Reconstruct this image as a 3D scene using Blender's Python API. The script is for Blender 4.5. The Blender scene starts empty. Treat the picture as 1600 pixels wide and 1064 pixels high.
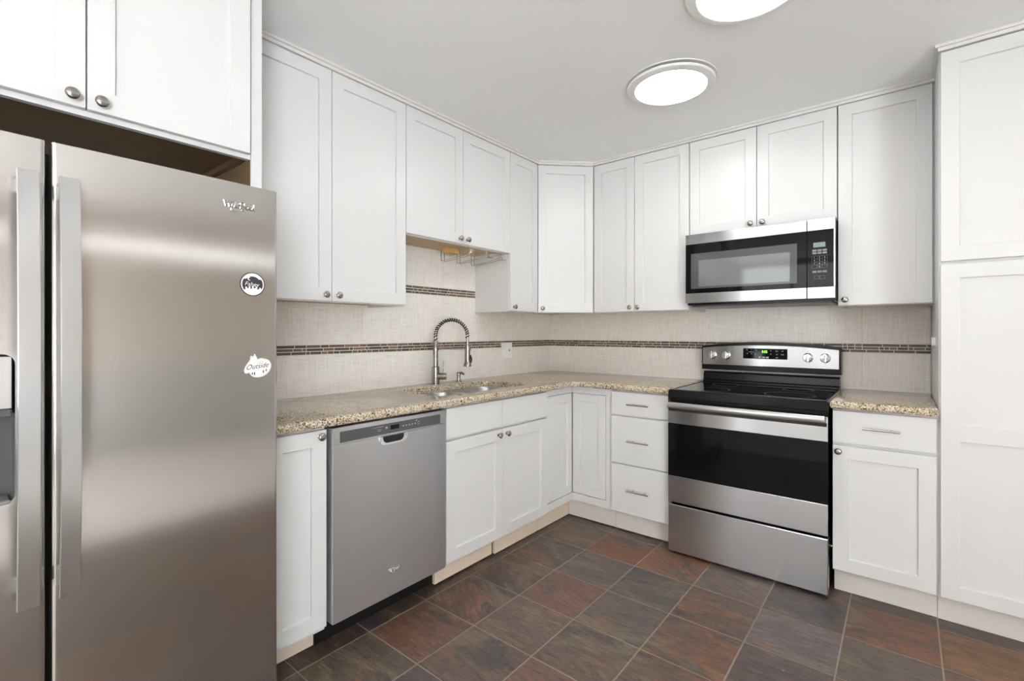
import bpy, bmesh, math, random
from mathutils import Vector, Matrix
random.seed(7)
SC = bpy.context.scene
COL = SC.collection

# ------------------------------------------------------------------ camera, world, exposure
CAM = (2.317, -3.329, 1.241)
cd = bpy.data.cameras.new('camera')
cam = bpy.data.objects.new('camera', cd)
COL.objects.link(cam)
cam.location = CAM
cam.rotation_euler = (math.radians(90), 0, math.radians(39.293))
cd.sensor_width = 36.0
cd.lens = 747.86 * 36.0 / 1600.0
cd.shift_y = -(532.0 - 518.74) / 1600.0
cd.clip_start = 0.05
SC.camera = cam

wd = bpy.data.worlds.new('daylight')
SC.world = wd
wd.use_nodes = True
SKY, GROUND = 10.5, 19.0      # overcast sky; lower half made brighter to lift the ceiling
_t = wd.node_tree
_s = _t.nodes.new('ShaderNodeSeparateXYZ')
_r = _t.nodes.new('ShaderNodeMapRange')
_r.inputs['From Min'].default_value = -0.06; _r.inputs['From Max'].default_value = 0.06
_r.inputs['To Min'].default_value = GROUND; _r.inputs['To Max'].default_value = SKY
_tc = _t.nodes.new('ShaderNodeTexCoord')
_t.links.new(_tc.outputs['Generated'], _s.inputs[0]); _t.links.new(_s.outputs['Z'], _r.inputs[0])
_t.nodes['Background'].inputs[0].default_value = (0.93, 0.97, 1.0, 1)
_t.links.new(_r.outputs[0], _t.nodes['Background'].inputs[1])
LAMP_STRENGTH = 15.0

SC.view_settings.view_transform = 'Standard'
SC.view_settings.look = 'None'
SC.view_settings.exposure = 0.52
SC.view_settings.gamma = 1.0
SC.view_settings.use_curve_mapping = False

# ------------------------------------------------------------------ materials
def s2l(c):
    return tuple((v / 12.92 if v <= 0.04045 else ((v + 0.055) / 1.055) ** 2.4) for v in [k / 255.0 for k in c])

def mat(name, rgb, rough=0.5, metal=0.0, spec=0.5, **kw):
    m = bpy.data.materials.new(name)
    m.use_nodes = True
    b = m.node_tree.nodes['Principled BSDF']
    b.inputs['Base Color'].default_value = (*rgb, 1)
    b.inputs['Roughness'].default_value = rough
    b.inputs['Metallic'].default_value = metal
    b.inputs['Specular IOR Level'].default_value = spec
    for k, v in kw.items():
        b.inputs[k].default_value = v
    return m

def nt(m):
    return m.node_tree, m.node_tree.nodes, m.node_tree.links, m.node_tree.nodes['Principled BSDF']

def node(m, typ, **kw):
    n = m.node_tree.nodes.new(typ)
    for k, v in kw.items():
        if k in n.inputs.keys():
            n.inputs[k].default_value = v
        else:
            setattr(n, k, v)
    return n

def ramp(m, stops, interp='LINEAR'):
    n = m.node_tree.nodes.new('ShaderNodeValToRGB')
    cr = n.color_ramp
    cr.interpolation = interp
    while len(cr.elements) < len(stops):
        cr.elements.new(0.5)
    for e, (p, c) in zip(cr.elements, stops):
        e.position = p
        e.color = (*c, 1)
    return n

def mapped(m, scale=(1, 1, 1), loc=(0, 0, 0)):
    """real-place coordinates: position in the room, stretched by scale"""
    g = node(m, 'ShaderNodeNewGeometry')
    mp = node(m, 'ShaderNodeMapping')
    mp.inputs['Scale'].default_value = scale
    mp.inputs['Location'].default_value = loc
    m.node_tree.links.new(g.outputs['Position'], mp.inputs['Vector'])
    return mp

def noise(m, vec, scale, detail=3.0, rough=0.5, dist=0.0):
    n = node(m, 'ShaderNodeTexNoise')
    n.inputs['Scale'].default_value = scale
    n.inputs['Detail'].default_value = detail
    n.inputs['Roughness'].default_value = rough
    n.inputs['Distortion'].default_value = dist
    m.node_tree.links.new(vec.outputs[0], n.inputs['Vector'])
    return n

def mixc(m, fac, a, b, blend='MIX'):
    n = node(m, 'ShaderNodeMix', data_type='RGBA', blend_type=blend)
    L = m.node_tree.links
    for sock, v in ((n.inputs[0], fac), (n.inputs[6], a), (n.inputs[7], b)):
        if isinstance(v, bpy.types.NodeSocket):
            L.new(v, sock)
        elif isinstance(v, tuple):
            sock.default_value = (*v, 1)
        else:
            sock.default_value = v
    return n.outputs[2]

def bump(m, h, strength=0.2, dist=0.002):
    n = node(m, 'ShaderNodeBump')
    n.inputs['Strength'].default_value = strength
    n.inputs['Distance'].default_value = dist
    m.node_tree.links.new(h, n.inputs['Height'])
    m.node_tree.links.new(n.outputs[0], m.node_tree.nodes['Principled BSDF'].inputs['Normal'])

def painted(name, rgb, rough, nscale=40, strength=0.05, var=0.03):
    m = mat(name, rgb, rough)
    t, N, L, b = nt(m)
    v = mapped(m)
    n1 = noise(m, v, 2.3, 2)
    dark = tuple(c * (1 - var) for c in rgb)
    L.new(mixc(m, n1.outputs[0], dark, rgb), b.inputs['Base Color'])
    n2 = noise(m, v, nscale, 3)
    bump(m, n2.outputs[0], strength, 0.001)
    return m

M = {}
M['paint'] = painted('white_cabinet_paint', (0.72, 0.72, 0.72), 0.32, 60, 0.03, 0.015)
M['ceiling'] = painted('ceiling_paint', (0.95, 0.955, 0.965), 0.85, 55, 0.25, 0.02)
M['wall'] = painted('wall_paint', (0.56, 0.48, 0.40), 0.7, 80, 0.1)
M['wall_brown'] = painted('brown_wall_paint', (0.22, 0.18, 0.15), 0.7, 80, 0.1)
M['wainscot'] = painted('grey_wainscot_paint', (0.42, 0.41, 0.40), 0.5, 60, 0.05)
M['wall_light'] = painted('light_wall_paint', (0.82, 0.82, 0.80), 0.6, 80, 0.1)
M['trim'] = painted('trim_paint', (0.76, 0.75, 0.74), 0.35, 60, 0.03)
M['toe_white'] = painted('toe_kick_paint', (0.78, 0.75, 0.71), 0.45, 30, 0.1, 0.10)
M['toe_bare'] = painted('toe_kick_bare_board', (0.90, 0.75, 0.60), 0.5, 30, 0.1, 0.08)
M['white_plastic'] = mat('white_plastic', (0.86, 0.86, 0.84), 0.3)
M['caulk'] = mat('white_caulk', (0.80, 0.79, 0.76), 0.5)
M['black'] = mat('black_plastic', (0.012, 0.012, 0.013), 0.35)
M['black_enamel'] = mat('black_enamel', (0.010, 0.010, 0.011), 0.18, 0, 0.25)
M['dark_gap'] = mat('dark_gasket', (0.02, 0.02, 0.02), 0.7)
M['charcoal'] = mat('charcoal_panel', (0.085, 0.085, 0.09), 0.3)
M['grey_body'] = mat('grey_appliance_body', (0.20, 0.20, 0.20), 0.5)
M['black_glass'] = mat('black_glass', (0.005, 0.005, 0.006), 0.04, 0, 0.22)
M['window_mesh'] = mat('microwave_window', (0.16, 0.17, 0.168), 0.06, 0.0, 0.95)
M['window_frame'] = mat('microwave_window_surround', (0.085, 0.088, 0.092), 0.15, 0.0, 0.4)
M['key'] = mat('key_marks', (0.42, 0.46, 0.52), 0.4)
M['key_dim'] = mat('dim_key_marks', (0.20, 0.21, 0.23), 0.4)
M['lcd'] = mat('lcd_green_grey', (0.22, 0.28, 0.25), 0.25)
M['chrome'] = mat('polished_chrome', (0.75, 0.75, 0.75), 0.10, 1.0)
M['nickel'] = mat('brushed_nickel', (0.38, 0.36, 0.335), 0.27, 1.0)
M['pull'] = mat('satin_nickel_pull', (0.60, 0.59, 0.57), 0.25, 1.0)
M['wire'] = mat('bright_wire', (0.78, 0.77, 0.74), 0.22, 0.9)
M['coil'] = mat('black_rubber_hose', (0.012, 0.012, 0.012), 0.35)
M['sticker_white'] = mat('sticker_white', (0.84, 0.83, 0.82), 0.45)
M['sticker_black'] = mat('sticker_black', (0.03, 0.028, 0.035), 0.45)
M['sticker_grey'] = mat('sticker_grey', (0.45, 0.46, 0.47), 0.45)
M['sink_steel'] = mat('sink_steel', (0.50, 0.50, 0.50), 0.36, 1.0)

def emit(name, rgb, strength):
    m = mat(name, rgb, 0.5)
    b = m.node_tree.nodes['Principled BSDF']
    b.inputs['Emission Color'].default_value = (*rgb, 1)
    b.inputs['Emission Strength'].default_value = strength
    return m
M['lens'] = emit('lit_lamp_lens', (1.0, 0.985, 0.965), LAMP_STRENGTH)
M['lens_fill'] = emit('added_fill_lamp_lens', (1.0, 0.985, 0.965), LAMP_STRENGTH * 3.0)  # stronger lens for the unseen lights added as fill
M['clock'] = emit('green_clock_digits', (0.35, 1.0, 0.12), 1.3)

def brushed(name, rgb, rough, grain, aniso=0.75, rot=0.0):
    """stainless steel: grain is the stretch of the fine brush lines"""
    m = mat(name, rgb, rough, 1.0)
    t, N, L, b = nt(m)
    v = mapped(m, grain)
    n = noise(m, v, 1.0, 2, 0.6)
    r = node(m, 'ShaderNodeMapRange')
    r.inputs['To Min'].default_value = rough - 0.004
    r.inputs['To Max'].default_value = rough + 0.004
    L.new(n.outputs[0], r.inputs[0])
    L.new(r.outputs[0], b.inputs['Roughness'])
    L.new(mixc(m, n.outputs[0], tuple(c * 0.985 for c in rgb), rgb), b.inputs['Base Color'])
    b.inputs['Anisotropic'].default_value = aniso
    b.inputs['Anisotropic Rotation'].default_value = rot
    tg = node(m, 'ShaderNodeTangent', direction_type='RADIAL', axis='Z')
    L.new(tg.outputs[0], b.inputs['Tangent'])
    return m
M['steel_fridge'] = brushed('stainless_vertical_grain', (0.60, 0.585, 0.57), 0.19, (900, 900, 6), 0.9, 0.0)
M['steel_handle'] = brushed('stainless_handle', (0.50, 0.50, 0.505), 0.30, (900, 900, 6), 0.6, 0.0)
M['steel'] = brushed('stainless_horizontal_grain', (0.59, 0.59, 0.595), 0.235, (6, 6, 900), 1.0, 0.25)
M['steel_dish'] = brushed('stainless_dishwasher', (0.73, 0.745, 0.775), 0.30, (6, 6, 900), 1.0, 0.25)
M['steel_handle_h'] = brushed('stainless_oven_handle', (0.66, 0.65, 0.65), 0.28, (6, 6, 900), 0.5, 0.25)

def wood(name, a, b_, scale):
    m = mat(name, a, 0.6)
    t, N, L, b = nt(m)
    v = mapped(m, scale)
    n = noise(m, v, 1.0, 5, 0.6, 0.6)
    L.new(mixc(m, n.outputs[0], a, b_), b.inputs['Base Color'])
    bump(m, n.outputs[0], 0.1, 0.001)
    return m
M['raw_wood'] = wood('raw_cabinet_underside', (0.66, 0.50, 0.31), (0.52, 0.37, 0.21), (60, 5, 60))
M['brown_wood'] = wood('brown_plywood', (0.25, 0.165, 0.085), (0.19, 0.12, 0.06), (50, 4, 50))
M['block_wood'] = wood('pine_block', (0.72, 0.46, 0.18), (0.62, 0.38, 0.13), (50, 8, 50))
M['plank'] = wood('oak_floor_planks', (0.26, 0.17, 0.10), (0.17, 0.105, 0.06), (5, 45, 45))

# granite: tan ground, cream and gold flecks, brown and black specks
m = M['granite'] = mat('speckled_granite', (0.5, 0.4, 0.3), 0.13)
t, N, L, b = nt(m)
v = mapped(m)
n1 = noise(m, v, 150, 4, 0.72)
r1 = ramp(m, [(0.34, s2l((44, 36, 30))), (0.43, s2l((136, 116, 92))), (0.50, s2l((200, 187, 166))), (0.585, s2l((232, 226, 214))), (0.67, s2l((182, 150, 100)))])
L.new(n1.outputs[0], r1.inputs[0])
vo = node(m, 'ShaderNodeTexVoronoi')
vo.inputs['Scale'].default_value = 190
L.new(v.outputs[0], vo.inputs['Vector'])
sep = node(m, 'ShaderNodeSeparateColor')
L.new(vo.outputs['Color'], sep.inputs[0])
rk = ramp(m, [(0.0, (1, 1, 1)), (0.20, (1, 1, 1)), (0.23, (0, 0, 0))])
L.new(sep.outputs[0], rk.inputs[0])
n2 = noise(m, v, 22, 3, 0.6)
rk2 = ramp(m, [(0.44, (0, 0, 0)), (0.58, (1, 1, 1))])
L.new(n2.outputs[0], rk2.inputs[0])
mul = node(m, 'ShaderNodeMath', operation='MULTIPLY')
L.new(rk.outputs[0], mul.inputs[0]); L.new(rk2.outputs[0], mul.inputs[1])
c1 = mixc(m, mul.outputs[0], r1.outputs[0], s2l((52, 42, 34)))
rg = ramp(m, [(0.86, (0, 0, 0)), (0.9, (1, 1, 1))])
L.new(sep.outputs[1], rg.inputs[0])
c2 = mixc(m, rg.outputs[0], c1, s2l((178, 148, 100)))
L.new(c2, b.inputs['Base Color'])

# linen-look porcelain tile: fine crossed threads
m = M['linen'] = mat('linen_tile', (0.6, 0.56, 0.51), 0.38)
t, N, L, b = nt(m)
h = noise(m, mapped(m, (9, 9, 560)), 1.0, 3, 0.65)
w = noise(m, mapped(m, (470, 470, 8), (3, 3, 3)), 1.0, 2, 0.5)
ad = node(m, 'ShaderNodeMath', operation='ADD')
w_s = node(m, 'ShaderNodeMapRange'); w_s.inputs['To Min'].default_value = 0.16; w_s.inputs['To Max'].default_value = 0.84
L.new(w.outputs[0], w_s.inputs[0])
L.new(h.outputs[0], ad.inputs[0]); L.new(w_s.outputs[0], ad.inputs[1])
rr = ramp(m, [(0.36, s2l((202, 196, 188))), (0.5, s2l((234, 230, 224))), (0.66, s2l((244, 242, 238)))])
hf = node(m, 'ShaderNodeMath', operation='MULTIPLY')
hf.inputs[1].default_value = 0.5
L.new(ad.outputs[0], hf.inputs[0]); L.new(hf.outputs[0], rr.inputs[0])
L.new(rr.outputs[0], b.inputs['Base Color'])
bump(m, ad.outputs[0], 0.12, 0.001)
M['grout'] = painted('pale_grout', s2l((226, 220, 210)), 0.8, 60, 0.1)
M['bounce_carpet'] = painted('pale_bounce_carpet', (0.70, 0.67, 0.63), 0.95, 300, 0.6, 0.1)
M['floor_grout'] = painted('floor_grout', s2l((166, 154, 140)), 0.85, 90, 0.3, 0.4)

# coloured stones of the mosaic strip: each stone carries its own colour
m = M['mosaic'] = mat('mosaic_stone', (0.2, 0.15, 0.1), 0.3)
t, N, L, b = nt(m)
at = node(m, 'ShaderNodeAttribute', attribute_name='stone')
n1 = noise(m, mapped(m), 120, 3)
L.new(mixc(m, n1.outputs[0], at.outputs['Color'], (0.10, 0.085, 0.07)), b.inputs['Base Color'])

# slate: every tile has a ground colour, a stain colour and its own cut of the stone
m = M['slate'] = mat('cleft_slate', (0.1, 0.08, 0.07), 0.42)
t, N, L, b = nt(m)
ab = node(m, 'ShaderNodeAttribute', attribute_name='ground')
ac = node(m, 'ShaderNodeAttribute', attribute_name='stain')
ar = node(m, 'ShaderNodeAttribute', attribute_name='cut')
g = node(m, 'ShaderNodeNewGeometry')
sr = node(m, 'ShaderNodeSeparateColor')
L.new(ar.outputs['Color'], sr.inputs[0])
off = node(m, 'ShaderNodeVectorMath', operation='MULTIPLY_ADD')
L.new(ar.outputs['Color'], off.inputs[0])
off.inputs[1].default_value = (37.0, 53.0, 71.0)
L.new(g.outputs['Position'], off.inputs[2])
rot = node(m, 'ShaderNodeVectorRotate', rotation_type='Z_AXIS')
L.new(off.outputs[0], rot.inputs['Vector'])
ang = node(m, 'ShaderNodeMath', operation='MULTIPLY_ADD')
L.new(sr.outputs[2], ang.inputs[0]); ang.inputs[1].default_value = 1.1; ang.inputs[2].default_value = -0.35
L.new(ang.outputs[0], rot.inputs['Angle'])
st = node(m, 'ShaderNodeMapping')
st.inputs['Scale'].default_value = (1.0, 2.6, 1.0)
L.new(rot.outputs[0], st.inputs['Vector'])
nb = noise(m, st, 3.4, 6, 0.66, 1.3)          # big stains
th = node(m, 'ShaderNodeMath', operation='ADD')
L.new(nb.outputs[0], th.inputs[0]); L.new(sr.outputs[1], th.inputs[1])
rm = ramp(m, [(0.94, (0, 0, 0)), (1.10, (1, 1, 1))])
hf = node(m, 'ShaderNodeMath', operation='MULTIPLY'); hf.inputs[1].default_value = 1.0
L.new(th.outputs[0], hf.inputs[0]); L.new(hf.outputs[0], rm.inputs[0])
rm.color_ramp.elements[0].position = 0.90
rm.color_ramp.elements[1].position = 1.0
c1 = mixc(m, rm.outputs[0], ab.outputs['Color'], ac.outputs['Color'])
# dark slate and rust patches with sharp cleft edges, different on every tile
for k_, (sc_, lo_, col_, amt_) in enumerate(((2.7, 0.60, (74, 71, 74), 0.85), (3.1, 0.61, (128, 94, 74), 0.62), (2.4, 0.58, (120, 108, 92), 0.6))):
    mo_ = node(m, 'ShaderNodeMapping')
    mo_.inputs['Location'].default_value = (11.3 * (k_ + 1), -7.7 * (k_ + 1), 3.1 * k_)
    mo_.inputs['Scale'].default_value = (1.0, 1.9, 1.0)
    L.new(rot.outputs[0], mo_.inputs['Vector'])
    nn_ = noise(m, mo_, sc_, 7, 0.60, 0.8)
    rr_n = ramp(m, [(lo_ - 0.02, (0, 0, 0)), (lo_ + 0.015, (amt_, amt_, amt_))])
    L.new(nn_.outputs[0], rr_n.inputs[0])
    c1 = mixc(m, rr_n.outputs[0], c1, s2l(col_))
st2 = node(m, 'ShaderNodeMapping')
st2.inputs['Scale'].default_value = (1.0, 7.0, 1.0)
L.new(rot.outputs[0], st2.inputs['Vector'])
nf = noise(m, st2, 8.0, 8, 0.76, 1.8)          # fine cleft veins
rf = ramp(m, [(0.30, (0.30, 0.29, 0.29)), (0.42, (0.74, 0.74, 0.74)), (0.54, (1.0, 1.0, 1.0)), (0.70, (1.7, 1.64, 1.55))])
L.new(nf.outputs[0], rf.inputs[0])
c2 = mixc(m, 0.95, c1, rf.outputs[0], 'MULTIPLY')
ng = noise(m, off, 260, 2)
rgn = ramp(m, [(0.25, (0.78, 0.78, 0.78)), (0.75, (1.18, 1.18, 1.18))])
L.new(ng.outputs[0], rgn.inputs[0])
c3 = mixc(m, 0.6, c2, rgn.outputs[0], 'MULTIPLY')
np_ = noise(m, off, 42, 2, 0.5)               # pale flecks
rp = ramp(m, [(0.76, (0, 0, 0)), (0.80, (1, 1, 1))])
L.new(np_.outputs[0], rp.inputs[0])
c4 = mixc(m, rp.outputs[0], c3, s2l((150, 134, 116)))
st3 = node(m, 'ShaderNodeMapping')
st3.inputs['Scale'].default_value = (1.0, 3.2, 1.0)
L.new(rot.outputs[0], st3.inputs['Vector'])
n5 = noise(m, st3, 5.5, 5, 0.62, 1.2)
r5 = ramp(m, [(0.0, (1, 1, 1)), (0.478, (1, 1, 1)), (0.490, (0.45, 0.43, 0.42)), (0.500, (1, 1, 1)), (0.566, (1, 1, 1)), (0.576, (1.5, 1.45, 1.38)), (0.588, (1.02, 1.02, 1.02)), (1.0, (1.0, 1.0, 1.0))])
L.new(n5.outputs[0], r5.inputs[0])
c4 = mixc(m, 0.9, c4, r5.outputs[0], 'MULTIPLY')
L.new(c4, b.inputs['Base Color'])
mr = node(m, 'ShaderNodeMapRange')
mr.inputs['To Min'].default_value = 0.26; mr.inputs['To Max'].default_value = 0.50
L.new(nf.outputs[0], mr.inputs[0]); L.new(mr.outputs[0], b.inputs['Roughness'])
bump(m, nf.outputs[0], 0.45, 0.004)

def pane_mat(name, tint):
    m = bpy.data.materials.new(name)
    m.use_nodes = True
    N = m.node_tree.nodes; L = m.node_tree.links
    tr = N.new('ShaderNodeBsdfTransparent'); gl = N.new('ShaderNodeBsdfGlossy'); mx = N.new('ShaderNodeMixShader')
    tr.inputs['Color'].default_value = (*tint, 1)
    gl.inputs['Roughness'].default_value = 0.02
    mx.inputs[0].default_value = 0.06
    L.new(tr.outputs[0], mx.inputs[1]); L.new(gl.outputs[0], mx.inputs[2])
    L.new(mx.outputs[0], N['Material Output'].inputs['Surface'])
    return m
M['pane'] = pane_mat('window_glass', (1, 1, 1))
M['pane_tinted'] = pane_mat('tinted_window_glass', (0.55, 0.55, 0.55))  # darkened to dim the unseen far windows in the steel

# ------------------------------------------------------------------ mesh helpers
# frames: (s, o, z) = along the wall to the viewer's right, out of the wall, up
FA = lambda s, o, z: (o, s, z)                        # the left wall, x = 0
FB = lambda s, o, z: (s, -o, z)                       # the back wall, y = 0
R2 = math.sqrt(0.5)
FD = lambda s, o, z: (R2 * (s + o), R2 * (s - o), z)  # the diagonal of the corner
FW = lambda x, y, z: (x, y, z)

class MB:
    def __init__(self, f=FW):
        self.bm = bmesh.new(); self.f = f
    def v(self, p):
        return self.bm.verts.new(self.f(*p))
    def quadgrid(self, loops, closed=True, cap0=True, cap1=True):
        rows = [[self.v(p) for p in lp] for lp in loops]
        n = len(rows[0])
        for a, c in zip(rows, rows[1:]):
            for i in range(n if closed else n - 1):
                j = (i + 1) % n
                self.bm.faces.new((a[i], a[j], c[j], c[i]))
        if cap0: self.bm.faces.new(list(reversed(rows[0])))
        if cap1: self.bm.faces.new(rows[-1])
        return rows
    def box(self, s0, s1, o0, o1, z0, z1, bev=0.0, seg=1):
        P = [(s, o, z) for s in (s0, s1) for o in (o0, o1) for z in (z0, z1)]
        V = [self.v(p) for p in P]
        F = [self.bm.faces.new([V[i] for i in q]) for q in ((0, 1, 3, 2), (4, 6, 7, 5), (0, 4, 5, 1), (2, 3, 7, 6), (0, 2, 6, 4), (1, 5, 7, 3))]
        if bev > 0:
            E = list({e for f in F for e in f.edges})
            bmesh.ops.bevel(self.bm, geom=E, offset=bev, segments=seg, affect='EDGES', profile=0.5)
        return self
    def tube(self, pts, r, n=10, caps=True):
        pts = [Vector(p) for p in pts]
        loops = []
        up = Vector((0, 0, 1))
        prev = None
        for i, p in enumerate(pts):
            d = (pts[min(i + 1, len(pts) - 1)] - pts[max(i - 1, 0)]).normalized()
            if prev is None:
                a = d.cross(up)
                if a.length < 1e-3: a = d.cross(Vector((1, 0, 0)))
            else:
                a = prev - d * prev.dot(d)
            a.normalize(); prev = a
            b = d.cross(a)
            rr = r[i] if isinstance(r, (list, tuple)) else r
            loops.append([tuple(p + a * rr * math.cos(2 * math.pi * k / n) + b * rr * math.sin(2 * math.pi * k / n)) for k in range(n)])
        self.quadgrid(loops, True, caps, caps)
        return self
    def lathe(self, prof, c, axis='z', n=24, cap0=True, cap1=True):
        """prof: (radius, height along axis)"""
        loops = []
        for r, h in prof:
            lp = []
            for k in range(n):
                a = 2 * math.pi * k / n
                x, y = r * math.cos(a), r * math.sin(a)
                lp.append({'z': (c[0] + x, c[1] + y, c[2] + h), 'o': (c[0] + x, c[1] + h, c[2] + y), 's': (c[0] + h, c[1] + x, c[2] + y)}[axis])
            loops.append(lp)
        self.quadgrid(loops, True, cap0, cap1)
        return self
    def prism(self, poly, a0, a1, plane='so', bev=0):
        mk = {'so': lambda p, h: (p[0], p[1], h), 'sz': lambda p, h: (p[0], h, p[1]), 'oz': lambda p, h: (h, p[0], p[1])}[plane]
        self.quadgrid([[mk(p, a0) for p in poly], [mk(p, a1) for p in poly]])
        return self
    def slab(self, s0, s1, z0, z1, front, t=0.02, ch=0.0015):
        """door slab: flat front with softened edges"""
        def lp(i, o): return [(s0 + i, o, z0 + i), (s1 - i, o, z0 + i), (s1 - i, o, z1 - i), (s0 + i, o, z1 - i)]
        self.quadgrid([lp(0, front - t), lp(0, front - ch), (lp(ch * 0.35, front - ch * 0.35)), lp(ch, front)])
        return self
    def shaker(self, s0, s1, z0, z1, front, st=0.058, t=0.02, rec=0.0095, mids=()):
        """frame-and-panel door; mids = (low, high) of each cross rail"""
        ch = 0.0015
        def lp(i, o): return [(s0 + i, o, z0 + i), (s1 - i, o, z0 + i), (s1 - i, o, z1 - i), (s0 + i, o, z1 - i)]
        self.quadgrid([lp(0, front - t), lp(0, front - ch), lp(ch * 0.35, front - ch * 0.35), lp(ch, front)], True, True, False)
        zs = [z0 + ch, z0 + st]
        for a, c in mids: zs += [a, c]
        zs += [z1 - st, z1 - ch]
        ss = [s0 + ch, s0 + st, s1 - st, s1 - ch]
        for i in range(3):
            for j in range(len(zs) - 1):
                q = [(ss[i], front, zs[j]), (ss[i + 1], front, zs[j]), (ss[i + 1], front, zs[j + 1]), (ss[i], front, zs[j + 1])]
                if i == 1 and j % 2 == 1:
                    a, c, d, e = ss[1], ss[2], zs[j], zs[j + 1]
                    def ip(k, o): return [(a + k, o, d + k), (c - k, o, d + k), (c - k, o, e - k), (a + k, o, e - k)]
                    self.quadgrid([ip(0, front), ip(0.0008, front - 0.0012), ip(0.0014, front - rec), ip(0.0035, front - rec - 0.0006)], True, False, True)
                else:
                    self.bm.faces.new([self.v(p) for p in q])
        bmesh.ops.remove_doubles(self.bm, verts=self.bm.verts, dist=1e-5)
        return self
    def build(self, name, material, parent=None, smooth=False, base=(0, 0, 0)):
        bmesh.ops.recalc_face_normals(self.bm, faces=self.bm.faces)
        me = bpy.data.meshes.new(name)
        off = Vector(base)
        if parent is not None:
            p = parent
            while p is not None:
                off = off + p.location
                p = p.parent
        bmesh.ops.translate(self.bm, verts=self.bm.verts, vec=-off)
        if smooth:
            for f in self.bm.faces: f.smooth = True
        self.bm.to_mesh(me); self.bm.free()
        me.materials.append(material)
        o = bpy.data.objects.new(name, me)
        COL.objects.link(o)
        if parent is not None: o.parent = parent
        else: o.location = base
        if smooth:
            try: me.set_sharp_from_angle(angle=math.radians(38))
            except Exception: pass
        return o

def thing(name, label, cat, base, group=None):
    o = bpy.data.objects.new(name, None)
    o.empty_display_size = 0.05
    COL.objects.link(o)
    o.location = base
    o['label'] = label; o['category'] = cat
    if group: o['group'] = group
    return o

def tag(o, label, cat, group=None):
    o['label'] = label; o['category'] = cat
    if group: o['group'] = group
    return o

def struct(o):
    o['kind'] = 'structure'
    return o

def lab(o, text):
    o['label'] = text
    return o

def rrect(s0, s1, t0, t1, r, n=6):
    """rounded rectangle as a list of 2-D points"""
    out = []
    for cx, cy, a0 in ((s1 - r, t1 - r, 0), (s0 + r, t1 - r, 90), (s0 + r, t0 + r, 180), (s1 - r, t0 + r, 270)):
        for k in range(n + 1):
            a = math.radians(a0 + 90.0 * k / n)
            out.append((cx + r * math.cos(a), cy + r * math.sin(a)))
    return out

def text_mesh(txt, f, s, o, z, height, width=None, depth=0.0006, shear=0.0, material=None, parent=None, name='lettering', align='LEFT', slope=0.0, fat=0.0):
    cu = bpy.data.curves.new(name, 'FONT')
    cu.offset = fat
    cu.body = txt; cu.size = 1.0; cu.extrude = 0.0; cu.resolution_u = 3
    ob = bpy.data.objects.new(name, cu)
    COL.objects.link(ob)
    dg = bpy.context.evaluated_depsgraph_get()
    me0 = bpy.data.meshes.new_from_object(ob.evaluated_get(dg))
    COL.objects.unlink(ob); bpy.data.objects.remove(ob)
    xs = [v.co.x for v in me0.vertices]; ys = [v.co.y for v in me0.vertices]
    x0, x1 = min(xs), max(xs); y0, y1 = 0.0, 0.69
    k = height / (y1 - y0)
    kx = k if width is None else width / (x1 - x0)
    bm = bmesh.new(); bm.from_mesh(me0)
    sh = {'LEFT': 0, 'CENTER': -(x1 - x0) * kx / 2}[align]
    for v in bm.verts:
        x, y = v.co.x - x0, v.co.y
        v.co = (s + sh + x * kx + shear * y * k, o, z + y * k + slope * x * kx)
    ext = bmesh.ops.extrude_face_region(bm, geom=list(bm.faces))
    for e in ext['geom']:
        if isinstance(e, bmesh.types.BMVert): e.co.y += depth
    for v in bm.verts:
        v.co = f(*v.co)
    mb = MB(); mb.bm.free(); mb.bm = bm
    bpy.data.meshes.remove(me0)
    return mb.build(name, material, parent)

# ------------------------------------------------------------------ shared small parts
KN = {}
def knob(parent, f, s, o, z, name='knob'):
    """mushroom knob on the face o of a door"""
    key = f
    mb = MB(f)
    mb.lathe([(0.0085, 0.0), (0.0085, 0.002), (0.0055, 0.004), (0.0050, 0.011), (0.0075, 0.0145), (0.0135, 0.0165), (0.0152, 0.0195), (0.0150, 0.0225), (0.0125, 0.0255), (0.0075, 0.0275), (0.001, 0.0282)], (s, o, z), 'o', 20)
    return mb.build(name, M['nickel'], parent, True)

def pull(parent, f, s0, s1, o, z):
    mb = MB(f)
    q = 0.005
    mb.tube([(s0, o + 0.030, z), (s1, o + 0.030, z)], q, 12)
    for s in (s0 + (s1 - s0) * 0.22, s1 - (s1 - s0) * 0.22):
        mb.tube([(s, o, z), (s, o + 0.030, z)], 0.004, 8)
    return mb.build('pull_handle', M['pull'], parent, True)

def door(parent, f, s0, s1, z0, z1, front, mids=(), name='door', st=0.058):
    return MB(f).shaker(s0, s1, z0, z1, front, st, mids=mids).build(name, M['paint'], parent)

def slab(parent, f, s0, s1, z0, z1, front, name='drawer'):
    return MB(f).slab(s0, s1, z0, z1, front).build(name, M['paint'], parent)

# ------------------------------------------------------------------ the room shell
CEIL = 2.445
XR, YF = 5.6, -6.6
NX, NY = (0.605, 0.304), (-0.648, -0.304)

def simple_box(name, b6, material, f=FW, bev=0):
    return struct(MB(f).box(*b6, bev).build(name, material))

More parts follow.
